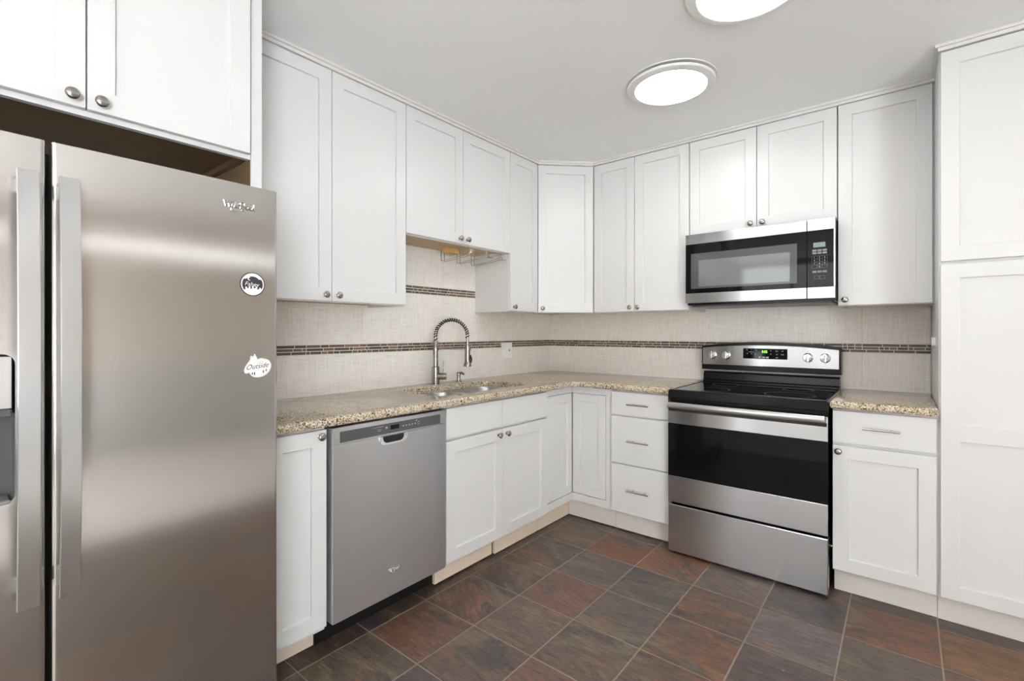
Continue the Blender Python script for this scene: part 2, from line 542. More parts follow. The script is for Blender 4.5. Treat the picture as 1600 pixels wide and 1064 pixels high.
# floor: grout bed, then every slate tile its own slightly uneven slab
T = {(0, 0): ((104, 90, 79), (86, 74, 66), .35, .4), (0, 1): ((100, 90, 79), (74, 74, 78), .42, .5), (0, 2): ((88, 73, 64), (104, 80, 70), .40, .6),
     (0, 3): ((86, 70, 62), (124, 82, 68), .44, .8), (0, 4): ((94, 80, 70), (128, 84, 62), .52, .3), (0, 5): ((92, 84, 72), (112, 86, 66), .36, .3),
     (1, 0): ((112, 76, 58), (134, 82, 56), .50, .4), (1, 1): ((100, 92, 80), (84, 84, 88), .42, .3), (1, 2): ((104, 82, 74), (126, 84, 76), .52, .6),
     (1, 3): ((100, 90, 83), (122, 92, 72), .40, .3), (1, 4): ((98, 85, 74), (112, 84, 70), .38, .3), (1, 5): ((98, 86, 76), (78, 78, 84), .44, .3),
     (2, 0): ((118, 88, 72), (142, 92, 66), .50, .8), (2, 1): ((98, 89, 79), (74, 76, 78), .44, .3), (2, 2): ((103, 93, 80), (76, 76, 80), .42, .3),
     (2, 3): ((99, 87, 77), (122, 86, 70), .38, .3), (2, 4): ((106, 84, 76), (128, 88, 78), .46, .4), (3, 0): ((100, 90, 88), (120, 104, 98), .42, .6),
     (3, 1): ((98, 82, 73), (138, 88, 62), .44, .3), (3, 2): ((98, 82, 75), (142, 92, 60), .42, .3), (3, 3): ((104, 88, 76), (132, 88, 72), .38, .3),
     (4, 0): ((82, 80, 81), (100, 90, 90), .36, .4), (4, 1): ((98, 97, 99), (124, 112, 112), .44, .2), (4, 2): ((82, 80, 80), (104, 80, 80), .42, .3),
     (5, 0): ((104, 78, 64), (134, 86, 58), .46, .3), (5, 1): ((98, 90, 80), (112, 98, 84), .36, .3), (6, 0): ((112, 84, 60), (140, 98, 60), .48, .3),
     (6, 1): ((108, 84, 66), (134, 92, 62), .44, .3)}
DEF = [((98, 84, 74), (116, 84, 68)), ((92, 82, 74), (78, 76, 78)), ((106, 86, 74), (130, 86, 66)), ((90, 84, 78), (110, 92, 78))]
def floor():
    rnd = random.Random(3)
    g = MB().box(0, XR, YF, 0, -0.08, -0.0016).build('floor', M['floor_grout'])
    struct(g)
    bm = bmesh.new()
    la = bm.loops.layers.float_color.new('ground'); lb = bm.loops.layers.float_color.new('stain'); lc = bm.loops.layers.float_color.new('cut')
    for i in range(-2, 12):
        for j in range(-3, 13):
            gr = 0.0019
            x0 = NX[0] + NX[1] * i + gr; x1 = NX[0] + NX[1] * (i + 1) - gr
            y1 = NY[0] + NY[1] * j - gr; y0 = NY[0] + NY[1] * (j + 1) + gr
            x0 = max(x0, 0.0); x1 = min(x1, XR); y1 = min(y1, 0.0); y0 = max(y0, -3.398); x1 = min(x1, 3.068)
            if x1 - x0 < 0.02 or y1 - y0 < 0.02: continue
            if (i, j) in T: a, c, am, an = T[(i, j)]
            elif i == -1 or j == -1: a, c, am, an = (76, 64, 55), (92, 72, 60), .4, rnd.random()
            else:
                a, c = DEF[rnd.randrange(4)]; am, an = .42, rnd.random()
            m_ = (106, 90, 80)
            a = tuple(q * 0.55 + w * 0.45 for q, w in zip(a, m_))
            jit = lambda: rnd.uniform(-0.0006, 0.0006)
            z = [jit() - 0.0003 for _ in range(4)]
            e = 0.0018
            P = [(x0, y0), (x1, y0), (x1, y1), (x0, y1)]
            Q = [(x0 + e, y0 + e), (x1 - e, y0 + e), (x1 - e, y1 - e), (x0 + e, y1 - e)]
            vb = [bm.verts.new((*p, -0.012)) for p in P]
            vt = [bm.verts.new((*p, -0.0022)) for p in P]
            vi = [bm.verts.new((*p, zz)) for p, zz in zip(Q, z)]
            fs = [bm.faces.new(vi)]
            for k in range(4):
                l = (k + 1) % 4
                fs.append(bm.faces.new((vt[k], vt[l], vi[l], vi[k])))
                fs.append(bm.faces.new((vb[k], vb[l], vt[l], vt[k])))
            c = tuple(q * 0.62 + w * 0.38 + 2 for q, w in zip(c, a))
            cut = (rnd.random(), am, an, 1)
            for f in fs:
                for lo in f.loops:
                    lo[la] = (*(q * 0.95 for q in s2l(a)), 1); lo[lb] = (*(q * 0.95 for q in s2l(c)), 1); lo[lc] = cut
    me = bpy.data.meshes.new('slate_tiles')
    bm.normal_update()
    bm.to_mesh(me); bm.free()
    me.materials.append(M['slate'])
    o = bpy.data.objects.new('slate_tiles', me); COL.objects.link(o); o.parent = g
    cp = MB().prism([(0, YF), (XR, YF), (XR, 0), (3.07, 0), (3.07, -3.40), (0, -3.40)], -0.02, 0.004, 'so').build('bounce_carpet', M['bounce_carpet'], g)  # unseen pale floor, added to bounce light onto the ceiling
    cp['kind'] = 'structure'
floor()
simple_box('ceiling', (-0.1, XR + 0.1, YF - 0.1, 0.1, CEIL, CEIL + 0.1), M['ceiling'])
wl = simple_box('wall_left', (-0.1, 0, -3.6, 0.1, 0, CEIL), M['wall_light'])
simple_box('wall_side', (-0.1, 0, YF - 0.1, -3.6, 0, CEIL), M['wall_brown'])
wb = simple_box('wall_back', (0, XR, 0, 0.1, 0, CEIL), M['wall_light'])
wr_ = MB()
vy0, vy1, vz0, vz1 = -6.45, -4.55, 0.10, 2.15
wy0 = 0.0
wr_.box(XR, XR + 0.1, vy1, 0.1, 0, 2.125); wr_.box(XR, XR + 0.1, vy1, 0.1, 2.158, CEIL)  # slot left open here, added for a bright band on the refrigerator
wr_.box(XR, XR + 0.1, vy1, -2.9, 2.125, 2.158); wr_.box(XR, XR + 0.1, YF - 0.1, vy0, 0, CEIL)
wr_.box(XR, XR + 0.1, vy0, vy1, 0, vz0); wr_.box(XR, XR + 0.1, vy0, vy1, vz1, CEIL)
struct(wr_.build('wall_right', M['wall']))
fr = MB()
for a, c in ((vy0, vy0 + 0.06), (vy1 - 0.06, vy1)):
    fr.box(XR - 0.02, XR + 0.07, a, c, vz0, vz1)
fr.box(XR - 0.02, XR + 0.07, vy0, vy1, vz0, vz0 + 0.06); fr.box(XR - 0.02, XR + 0.07, vy0, vy1, vz1 - 0.06, vz1)
w2 = struct(fr.build('added_window_2', M['trim']))  # unseen window, added to light the left wall and ceiling
MB().box(XR + 0.05, XR + 0.055, vy0 + 0.05, vy1 - 0.05, vz0 + 0.05, vz1 - 0.05).build('window_pane', M['pane'], w2)
simple_box('wall_light_block', (0, 0.72, -3.62, -3.515, 0, CEIL), M['wall_light'])  # unseen stub, added to keep light out of the refrigerator bay
# unseen right wall: grey panelling put in for the refrigerator's reflection
simple_box('trim_2', (XR - 0.02, XR, vy1 + 0.08, wy0 - 0.02, 0, 0.86), M['wainscot'])
# unseen far wall, its windows put in for daylight and reflections
OPEN = [(0.10, 1.60, 0.92, 2.38), (0.10, 0.34, 0.06, 0.92)]
wf = MB()
wf.box(0, 0.10, YF - 0.1, YF, 0, CEIL); wf.box(1.60, XR, YF - 0.1, YF, 0, CEIL)
wf.box(0.10, 1.60, YF - 0.1, YF, 2.38, CEIL); wf.box(0.34, 1.60, YF - 0.1, YF, 0, 0.92); wf.box(0.10, 0.34, YF - 0.1, YF, 0, 0.06)
struct(wf.build('wall_front', M['wall']))
for k, (a, c, d, e) in enumerate(OPEN):
    fr = MB()
    for p, q in [(a, a + 0.03), (c - 0.03, c)] + ([] if k else [(0.86, 0.90)]):
        fr.box(p, q, YF - 0.07, YF + 0.02, d, e)
    fr.box(a, c, YF - 0.07, YF + 0.02, d, d + 0.03); fr.box(a, c, YF - 0.07, YF + 0.02, e - 0.03, e)
    if not k: fr.box(a, c, YF - 0.06, YF, 1.93, 1.96)
    win = struct(fr.build('window_1' if not k else 'window_3', M['trim']))
    MB().box(a + 0.02, c - 0.02, YF - 0.055, YF - 0.05, d + 0.02, e - 0.02).build('window_pane', M['pane_tinted'], win)

# ------------------------------------------------------------------ tiled backsplash and mosaic strips
PAL = [(74, 60, 50), (102, 78, 58), (136, 100, 70), (84, 80, 74), (58, 50, 46), (122, 80, 60), (150, 122, 92), (72, 70, 70), (112, 94, 72), (54, 48, 46)]
def mosaic(name, f, s0, s1, z0, rows, parent, pal=PAL, seed=1):
    rnd = random.Random(seed)
    g = MB(f).box(s0, s1, 0.0, 0.0085, z0, z0 + rows * 0.0165).build(name, M['grout'], parent)
    bm = bmesh.new()
    la = bm.loops.layers.float_color.new('stone')
    for r in range(rows):
        s = s0 - rnd.random() * 0.05
        while s < s1:
            ln = rnd.choice((0.022, 0.034, 0.046, 0.06, 0.075, 0.09))
            a, c = max(s, s0), min(s + ln - 0.0036, s1)
            if c - a > 0.004:
                P = [f(a, 0.0098, z0 + r * 0.0165 + 0.0019), f(c, 0.0098, z0 + r * 0.0165 + 0.0019), f(c, 0.0098, z0 + r * 0.0165 + 0.0146), f(a, 0.0098, z0 + r * 0.0165 + 0.0146)]
                B = [f(a, 0.006, z0 + r * 0.0165 + 0.0019), f(c, 0.006, z0 + r * 0.0165 + 0.0019), f(c, 0.006, z0 + r * 0.0165 + 0.0146), f(a, 0.006, z0 + r * 0.0165 + 0.0146)]
                vs = [bm.verts.new(p) for p in P]; vb = [bm.verts.new(p) for p in B]
                fs = [bm.faces.new(vs)] + [bm.faces.new((vb[k], vb[(k + 1) % 4], vs[(k + 1) % 4], vs[k])) for k in range(4)]
                col = (*s2l(rnd.choice(pal)), 1)
                for fa in fs:
                    for lo in fa.loops: lo[la] = col
            s += ln
    bmesh.ops.recalc_face_normals(bm, faces=bm.faces)
    me = bpy.data.meshes.new('mosaic_stones'); bm.to_mesh(me); bm.free()
    me.materials.append(M['mosaic'])
    o = bpy.data.objects.new('mosaic_stones', me); COL.objects.link(o); o.parent = g
    return g

def tiles(name, f, cols, rows, parent):
    """large linen tiles: cols and rows are joint positions"""
    mb = MB(f)
    for a, c in zip(cols, cols[1:]):
        for d, e in zip(rows, rows[1:]):
            mb.box(a + 0.0011, c - 0.0011, 0.002, 0.009, d + 0.0011, e - 0.0011, 0.0008)
    return mb.build(name, M['linen'], parent)
ca = [-2.599, -2.42, -1.813, -1.213, -0.605, -0.0095]
cb = [0.0095, 0.335, 0.935, 1.536, 2.137, 2.427]
for f, w_, cc, sd in ((FA, wl, ca, 5), (FB, wb, cb, 9)):
    MB(f).box(cc[0], cc[-1], 0.0, 0.0072, 0.93 if 0 else 0.89, 1.80).build('grout_bed', M['grout'], w_)
    tiles('backsplash_tiles', f, cc, [0.912, 1.1255], w_)
    tiles('backsplash_tiles', f, cc, [1.1765, 1.4755, 1.50], w_) if f is FB else tiles('backsplash_tiles', f, cc, [1.1765, 1.4745], w_)
    mosaic('mosaic_strip', f, cc[0], cc[-1], 1.1262, 3, w_, PAL, sd)
tiles('backsplash_tiles', FA, ca, [1.5255, 1.80], wl)
mosaic('mosaic_strip', FA, -1.90, -0.80, 1.4752, 3, wl, [(112, 92, 74), (132, 96, 76), (96, 100, 94), (88, 74, 62), (70, 70, 66), (120, 108, 90), (76, 84, 82), (140, 104, 84)], 21)
# white caulk where counter meets tile
ck = MB(FA).box(-2.595, -0.009, 0.006, 0.014, 0.918, 0.9265).build('caulk_line', M['caulk'], wl)
ck = MB(FB).box(0.012, 1.278, 0.006, 0.014, 0.918, 0.9265).box(2.055, 2.427, 0.006, 0.014, 0.918, 0.9265).build('caulk_line', M['caulk'], wb)

MB().prism([(0.006, -0.006), (0.006, -0.0135), (0.0135, -0.006)], 0.92, 1.376, 'so').build('corner_caulk', M['caulk'], wl)
# crown strip along the tops of the wall cabinets
def band(off, z0, z1, name):
    o = 0.328 + off
    k = off * 0.4142
    out = [(o, -2.598), (o, -0.611 - k), (0.611 + k, -o), (2.437 - off, -o), (2.437 - off, -0.632 - off), (2.93, -0.632 - off)]
    inn = [(2.93, -0.60), (2.47, -0.60), (2.47, -0.29), (0.595, -0.29), (0.29, -0.595), (0.29, -2.598)]
    return struct(MB().prism(out + inn, z0, z1, 'so').build(name, M['trim']))
band(0.008, 2.4185, 2.433, 'trim_1')
band(0.018, 2.4325, CEIL - 0.0005, 'trim_4')

# ------------------------------------------------------------------ wall cabinets
UD = 0.328          # door face of the wall cabinets
def wall_body(t, f, s0, s1, z0, z1=2.4185, depth=0.307, wood_bottom=True):
    mb = MB(f)
    mb.box(s0, s1, depth - 0.02, depth, z0, z1)                       # face frame
    mb.box(s0, s1, 0.010, depth - 0.02, z0 + 0.014, z1)
    mb.box(s0, s0 + 0.014, 0.010, depth - 0.02, z0, z0 + 0.014)
    mb.box(s1 - 0.014, s1, 0.010, depth - 0.02, z0, z0 + 0.014)
    mb.build('body', M['paint'], t)
    if wood_bottom:
        lab(MB(f).box(s0 + 0.014, s1 - 0.014, 0.010, depth - 0.02, z0 + 0.0125, z0 + 0.0138).build('bottom_panel', M['raw_wood'], t), 'bare wood underside')

U_GROUP = 'white wall cabinets'
def wall_cabinet(f, s0, s1, z0, splits, label, knobs, zdoor=None):
    c = f((s0 + s1) / 2, 0.01, z0)
    t = thing('wall_cabinet', label, 'cabinet', c, U_GROUP)
    wall_body(t, f, s0, s1, z0)
    zd = z0 + 0.004 if zdoor is None else zdoor
    xs = [s0 + 0.0015] + [x for x in splits] + [s1 - 0.0015]
    for i, (a, c2) in enumerate(zip(xs, xs[1:])):
        d = door(t, f, a + (0.0018 if i else 0), c2 - (0.0018 if i < len(xs) - 2 else 0), zd, 2.416, UD)
        for ks in knobs:
            if a < ks < c2: knob(d, f, ks, UD, zd + 0.027)
    return t
cab1 = wall_cabinet(FA, -2.597, -1.762, 1.376, [-2.176], 'tall white two-door wall cabinet beside the refrigerator, above the dishwasher', [-2.211, -2.149])
cab2 = wall_cabinet(FA, -1.760, -0.9165, 1.751, [-1.347], 'short white two-door wall cabinet above the sink and faucet', [-1.378, -1.316])
lab(MB(FA).box(-1.30, -1.21, 0.10, 0.15, 1.733, 1.7635, 0.001).build('corner_block', M['block_wood'], cab2), 'orange pine block')
cab3 = wall_cabinet(FA, -0.9145, -0.6125, 1.376, [], 'narrow white single-door wall cabinet between the sink and the diagonal corner cabinet', [-0.880])
for o_, x_ in ((0.012, 0.0),):
    pass
# diagonal corner cabinet
t = thing('corner_wall_cabinet', 'white diagonal wall cabinet in the inside corner of the kitchen', 'cabinet', (0.2, -0.2, 1.376))
P = [(0.010, -0.010), (0.607, -0.010), (0.607, -0.3005), (0.3005, -0.607), (0.010, -0.607)]
MB().prism(P, 1.390, 2.4185, 'so').build('body', M['paint'], t)
P2 = [(0.607, -0.28), (0.607, -0.3005), (0.3005, -0.607), (0.28, -0.607)]
MB().prism(P2, 1.376, 1.390, 'so').build('face_frame', M['paint'], t)
Pw = [(0.011, -0.011), (0.606, -0.011), (0.606, -0.279), (0.279, -0.606), (0.011, -0.606)]
lab(MB().prism(Pw, 1.3885, 1.3898, 'so').build('bottom_panel', M['raw_wood'], t), 'bare wood underside')
od = 0.6415 + 0.0205
hw = (0.6095 - 0.330) * R2 * 1.0
d = door(t, FD, -hw, hw, 1.380, 2.416, od)
knob(d, FD, -hw + 0.030, od, 1.407)
UB = [(0.6125, 1.2850, 1.376, [0.921], 'tall white two-door wall cabinet left of the microwave', [0.893, 0.951]),
      (2.0515, 2.4240, 1.376, [], 'tall white single-door wall cabinet right of the microwave, beside the pantry', [2.083])]
for a in UB:
    t = wall_cabinet(FB, *a)
MB(FB).box(2.4242, 2.4312, 0.010, 0.309, 1.376, 2.4185).build('filler_strip', M['paint'], t)
wall_cabinet(FB, 1.2870, 2.0495, 1.830, [1.667], 'short white two-door wall cabinet directly above the microwave', [1.637, 1.699], 1.836)

# ------------------------------------------------------------------ refrigerator bay
t = thing('wall_cabinet', 'deep white two-door cabinet above the refrigerator', 'cabinet', (0.3, -3.06, 1.822), U_GROUP)
mb = MB(FA)
mb.box(-3.478, -2.6385, 0.59, 0.61, 1.822, 2.440); mb.box(-3.478, -2.6385, 0.005, 0.59, 1.845, 2.440)
mb.build('body', M['paint'], t)
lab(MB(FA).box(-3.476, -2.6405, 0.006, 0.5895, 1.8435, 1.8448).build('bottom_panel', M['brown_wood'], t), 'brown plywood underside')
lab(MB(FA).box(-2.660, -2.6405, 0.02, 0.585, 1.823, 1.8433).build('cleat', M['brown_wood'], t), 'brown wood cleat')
for a, c, k in ((-3.476, -3.0612, -3.0905), (-3.0578, -2.6455, -3.031)):
    d = door(t, FA, a, c, 1.8365, 2.436, 0.631)
    knob(d, FA, k, 0.631, 1.8605)
o = MB(FA).box(-2.6365, -2.600, 0.005, 0.611, 0.0, CEIL - 0.001, 0.001).build('end_panel', M['paint'], base=(0.3, -2.618, 0))
# its build base is the floor below it
tag(o, 'tall white side panel between refrigerator and narrow base cabinet', 'panel')
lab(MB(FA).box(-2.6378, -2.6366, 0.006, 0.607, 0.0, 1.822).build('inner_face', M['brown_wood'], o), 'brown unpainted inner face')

F = thing('refrigerator', 'stainless side-by-side refrigerator with two bar handles and stickers', 'refrigerator', (0.42, -3.07, 0))
MB(FA).box(-3.486, -2.658, 0.03, 0.78, 0.03, 1.655, 0.006).build('body', M['grey_body'], F)
MB(FA).box(-3.47, -2.67, 0.70, 0.80, 0.0, 0.075, 0.004).build('base_grille', M['black'], F)
MB(FA).box(-3.48, -2.662, 0.779, 0.792, 0.09, 1.65).build('door_gasket', M['dark_gap'], F)
def fridge_door(name, s0, s1, hole=None):
    mb = MB(FA)
    n = 10
    bow = 0.003
    prof = []
    r = 0.007
    w = s1 - s0
    # plan outline: softly bowed front with small round shoulders
    prof.append((s0, 0.792)); prof.append((s0, 0.850 - r - bow))
    for k in range(1, 5):
        a = math.pi - k * math.pi / 8
        prof.append((s0 + r + r * math.cos(a), 0.850 - bow - r + r * math.sin(a)))
    for k in range(0, n + 1):
        q = k / n if 0 < k < n else (0.004 if k == 0 else 0.996)
        prof.append((s0 + r + (w - 2 * r) * q, 0.850 - bow + bow * (1 - (2 * q - 1) ** 2)))
    for k in range(0, 4):
        a = math.pi / 2 - k * math.pi / 8
        prof.append((s1 - r + r * math.cos(a), 0.850 - bow - r + r * math.sin(a)))
    prof.append((s1, 0.850 - r - bow)); prof.append((s1, 0.792))
    if hole is None:
        mb.prism(prof, 0.085, 1.665, 'so')
    else:
        h0, h1, v0, v1 = hole
        mb.prism(prof, 0.085, v0, 'so'); mb.prism(prof, v1, 1.665, 'so')
        front = lambda s: 0.850 - bow + bow * (1 - (2 * ((s - s0 - r) / (w - 2 * r)) - 1) ** 2)
        lft = [p for p in prof if p[0] <= h0]; rgt = [p for p in prof if p[0] >= h1]
        k = max(i for i, p in enumerate(lft) if p[1] > 0.8)
        mb.prism(lft[:k + 1] + [(h0, front(h0)), (h0, 0.792)], v0, v1, 'so')
        mb.prism([(h1, 0.792), (h1, front(h1))] + rgt, v0, v1, 'so')
        mb.box(s0 + 0.002, s1 - 0.002, 0.786, 0.793, 0.086, 1.664)
    return mb.build(name, M['steel_fridge'], F, True)
fd = fridge_door('refrigerator_door', -3.1535, -2.656)
lab(fd, 'wide right door')
DH = (-3.425, -3.206, 0.872, 1.198)
zd = fridge_door('freezer_door', -3.486, -3.163, DH)
lab(zd, 'narrow left door')

def bar_handle(parent, s0, s1):
    mb = MB(FA)
    n = 18
    lo = []
    for i in range(n + 1):
        q = i / n
        z = 0.658 + (1.582 - 0.658) * q
        o1 = 0.893 + 0.024 * (1 - (2 * q - 1) ** 2)
        th = 0.011
        lo.append([(s0, o1 - th, z), (s1, o1 - th, z), (s1, o1 - 0.001, z), (s1 - 0.001, o1, z), (s0 + 0.001, o1, z), (s0, o1 - 0.001, z)])
    mb.quadgrid(lo)
    for z in (0.675, 1.545):
        mb.box(s0 + 0.006, s1 - 0.006, 0.842, 0.889, z, z + 0.03, 0.002)
    return mb.build('handle', M['steel_handle'], parent, True)
bar_handle(fd, -3.146, -3.112)
bar_handle(zd, -3.211, -3.177)
# dispenser: dark rounded niche surround, steel panel above, shelf lip
inner = rrect(-3.421, -3.210, 0.876, 1.194, 0.020, 5)
def sq(p):      # the point of the square opening nearest a point of the rounded one
    return (-3.4255 if p[0] < -3.401 else -3.2055 if p[0] > -3.230 else p[0], 0.8715 if p[1] < 0.896 else 1.1985 if p[1] > 1.174 else p[1])
outer = [sq(p) for p in inner]
mb = MB(FA)
mb.quadgrid([[(p[0], 0.8485, p[1]) for p in outer], [(p[0], 0.8485, p[1]) for p in inner], [(p[0], 0.7945, p[1]) for p in inner]], True, False, True)
bmesh.ops.remove_doubles(mb.bm, verts=mb.bm.verts, dist=1e-5)
dp = mb.build('dispenser', M['charcoal'], zd)
mb = MB(FA)
mb.quadgrid([[(p[0], 0.8478, p[1]) for p in outer], [(p[0], 0.8500, p[1]) for p in outer], [(p[0], 0.8500, p[1]) for p in inner], [(p[0], 0.8478, p[1]) for p in inner]], True, False, False)
bmesh.ops.remove_doubles(mb.bm, verts=mb.bm.verts, dist=1e-5)
mb.build('bezel', M['steel_fridge'], dp)
lab(dp, 'dark recessed ice and water dispenser')
MB(FA).slab(-3.417, -3.2145, 1.078, 1.1895, 0.8490, 0.030).build('control_panel', M['steel_fridge'], dp)
MB(FA).box(-3.417, -3.2145, 0.80, 0.853, 1.060, 1.078, 0.003).build('nozzle_bar', M['charcoal'], dp)
MB(FA).box(-3.414, -3.217, 0.797, 0.856, 0.878, 0.886, 0.002).build('drip_tray', M['grey_body'], dp)
# lettering and stickers
lg = text_mesh('Whirlpool', FA, -2.806, 0.8485, 1.594, 0.017, 0.082, 0.0036, 0.0, M['chrome'], fd, 'logo')
text_mesh('Whirlpool', FA, -2.8055, 0.8485, 1.5932, 0.017, 0.083, 0.0028, 0.0, M['charcoal'], lg, 'logo_shadow_edge', fat=0.022)  # dark copy behind the letters paints in their shaded edges
lab(lg, 'raised chrome lettering')
sw = MB(FA)
pts = []
for k in range(20):
    a = 2 * math.pi * k / 19
    pts.append((-2.769 + 0.017 * math.cos(a) + 0.006 * math.sin(a), 0.8512, 1.5975 + 0.014 * math.sin(a) + 0.004 * math.cos(a)))
sw.tube(pts, 0.0011, 6)
sw.build('logo_ring', M['chrome'], lg, True)

def disc(f, s, o, z, r, material, name, parent, th=0.0003, n=48):
    return MB(f).lathe([(r, 0), (r, th)], (s, o, z), 'o', n).build(name, material, parent)
so, sz = -2.7285, 1.380
st = disc(FA, so, 0.8480, sz, 0.0345, M['sticker_black'], 'sticker', fd, 0.0012)
lab(st, 'round black and white city sticker')
disc(FA, so, 0.8492, sz, 0.0318, M['sticker_white'], 'sticker_ring', st)
def sticker_art(parent):
    # night sky segment with moon, script and skyline
    mb = MB(FA)
    R = 0.0285
    p = []
    for k in range(25):
        a = math.radians(-28 + (180 + 56) * k / 24)
        rr = R if not 40 < math.degrees(a) < 140 else R * 0.80
        p.append((so + rr * math.cos(a), sz + rr * math.sin(a)))
    # ragged skyline along the bottom
    xs = [-0.024, -0.020, -0.020, -0.015, -0.015, -0.011, -0.011, -0.006, -0.006, -0.002, -0.002, 0.003, 0.003, 0.008, 0.008, 0.013, 0.013, 0.018, 0.018, 0.022]
    ys = [-0.016, -0.016, -0.008, -0.008, -0.012, -0.012, -0.006, -0.006, -0.013, -0.013, -0.005, -0.005, -0.011, -0.011, -0.006, -0.006, -0.014, -0.014, -0.009, -0.009]
    p += [(so + x, sz + y) for x, y in zip(xs, ys)]
    mb.prism(p, 0.8495, 0.8498, 'sz').build('night_sky', M['sticker_black'], parent)
    m2 = MB(FA)
    mo = []
    for k in range(13):
        a = math.radians(60 + 240 * k / 12); mo.append((so - 0.009 + 0.005 * math.cos(a), sz + 0.0155 + 0.005 * math.sin(a)))
    for k in range(11):
        a = math.radians(290 - 220 * k / 10); mo.append((so - 0.0068 + 0.0038 * math.cos(a), sz + 0.0155 + 0.0038 * math.sin(a)))
    m2.prism(mo, 0.8498, 0.8501, 'sz').build('moon', M['sticker_white'], parent)
    for k in range(13):
        a = math.radians(150 - 120 * k / 12)
        c, s_ = math.cos(a), math.sin(a)
    m3 = MB(FA)
    for k in range(17):
        a = math.radians(143 - 106 * k / 16)
        if k in (3, 10): continue
        m3.tube([(so + 0.0250 * math.cos(a), 0.8497, sz + 0.0250 * math.sin(a)), (so + 0.0278 * math.cos(a), 0.8497, sz + 0.0278 * math.sin(a))], 0.0004, 4)
    m3.build('arc_marks', M['sticker_grey'], parent)
    text_mesh('Fahey', FA, so - 0.021, 0.8498, sz - 0.004, 0.011, 0.038, 0.0003, 0.3, M['sticker_white'], parent, 'script', slope=-0.06)
sticker_art(st)
# second sticker: die-cut white shape, GO / Outside
o2, z2 = -2.7135, 1.140
pts = [(-0.038, -0.012), (-0.033, -0.019), (-0.024, -0.018), (-0.018, -0.026), (-0.008, -0.031), (0.004, -0.032), (0.018, -0.028), (0.030, -0.019), (0.037, -0.006), (0.038, 0.004), (0.034, 0.013), (0.028, 0.019), (0.018, 0.022), (0.008, 0.024), (0.000, 0.022), (-0.004, 0.028), (-0.009, 0.037), (-0.013, 0.030), (-0.020, 0.031), (-0.022, 0.020), (-0.029, 0.010), (-0.035, 0.000)]
def smooth_loop(pts, n=4):
    out = []
    N_ = len(pts)
    for i in range(N_):
        p0, p1, p2, p3 = (Vector((*pts[(i + k - 1) % N_], 0)) for k in range(4))
        for k in range(n):
            q = k / n
            v = 0.5 * ((2 * p1) + (-p0 + p2) * q + (2 * p0 - 5 * p1 + 4 * p2 - p3) * q * q + (-p0 + 3 * p1 - 3 * p2 + p3) * q ** 3)
            out.append((v.x, v.y))
    return out
shape = smooth_loop(pts)
st2 = MB(FA).prism([(o2 + a, z2 + c) for a, c in shape], 0.8474, 0.8491, 'sz').build('sticker', M['sticker_white'], fd)
lab(st2, 'white die-cut sticker reading GO Outside')
MB(FA).tube([(o2 + a * 0.93, 0.8491, z2 + c * 0.91) for a, c in shape + shape[:1]], 0.0006, 5).build('sticker_line', M['sticker_grey'], st2)
text_mesh('GO', FA, o2 - 0.001, 0.8491, z2 + 0.007, 0.0085, 0.016, 0.0004, 0.0, M['sticker_grey'], st2, 'lettering')
text_mesh('Outside', FA, o2 - 0.033, 0.8491, z2 - 0.009, 0.015, 0.062, 0.0004, 0.3, M['sticker_black'], st2, 'lettering', slope=0.10)
mb = MB(FA)
for a, c, w_, h_ in ((-0.017, -0.023, 0.003, 0.006), (-0.011, -0.025, 0.003, 0.009), (0.014, -0.020, 0.003, 0.008), (0.022, -0.015, 0.003, 0.006)):
    MB(FA).box(o2 + a, o2 + a + w_, 0.8489, 0.8494, z2 + c, z2 + c + h_).build('tree_mark', M['sticker_black'], st2)

# ------------------------------------------------------------------ base cabinets
BD = 0.632
def toe(t, f, s0, s1, o, z0, z1, material, label=None, name='toe_kick'):
    k = MB(f).box(s0, s1, o - 0.016, o, z0, z1).build(name, material, t)
    if label: lab(k, label)
    return k
# narrow cabinet beside the refrigerator
t = thing('base_cabinet', 'narrow white single-door base cabinet between refrigerator and dishwasher', 'cabinet', (0.3, -2.48, 0), 'white base cabinets')
MB(FA).box(-2.598, -2.3725, 0.012, 0.612, 0.112, 0.884).build('body', M['paint'], t)
d = door(t, FA, -2.597, -2.3740, 0.131, 0.873, BD)
knob(d, FA, -2.403, BD, 0.852)
toe(t, FA, -2.598, -2.362, 0.51, 0.004, 0.112, M['toe_bare'], 'bare beige board')
# sink cabinet
t = thing('sink_base_cabinet', 'white two-door base cabinet under the sink with two false drawer fronts', 'cabinet', (0.3, -1.35, 0), 'white base cabinets')
mb = MB(FA)
mb.box(-1.763, -0.931, 0.592, 0.612, 0.116, 0.884); mb.box(-1.763, -1.745, 0.012, 0.592, 0.116, 0.884); mb.box(-0.949, -0.931, 0.012, 0.592, 0.116, 0.884)
mb.box(-1.745, -0.949, 0.012, 0.592, 0.116, 0.134)
mb.build('body', M['paint'], t)
for a, c, k in ((-1.762, -1.3495, -1.386), (-1.3465, -0.932, -1.317)):
    slab(t, FA, a, c, 0.727, 0.874, BD, 'false_drawer_front')
    d = door(t, FA, a, c, 0.131, 0.715, BD)
    knob(d, FA, k, BD, 0.687)
toe(t, FA, -1.763, -1.347, 0.548, 0.010, 0.116, M['toe_bare'], 'bare beige board')
toe(t, FA, -1.325, -0.932, 0.552, 0.004, 0.116, M['toe_bare'], 'bare beige board')
toe(t, FA, -1.350, -1.322, 0.530, 0.0, 0.116, M['brown_wood'], 'brown wood gap')
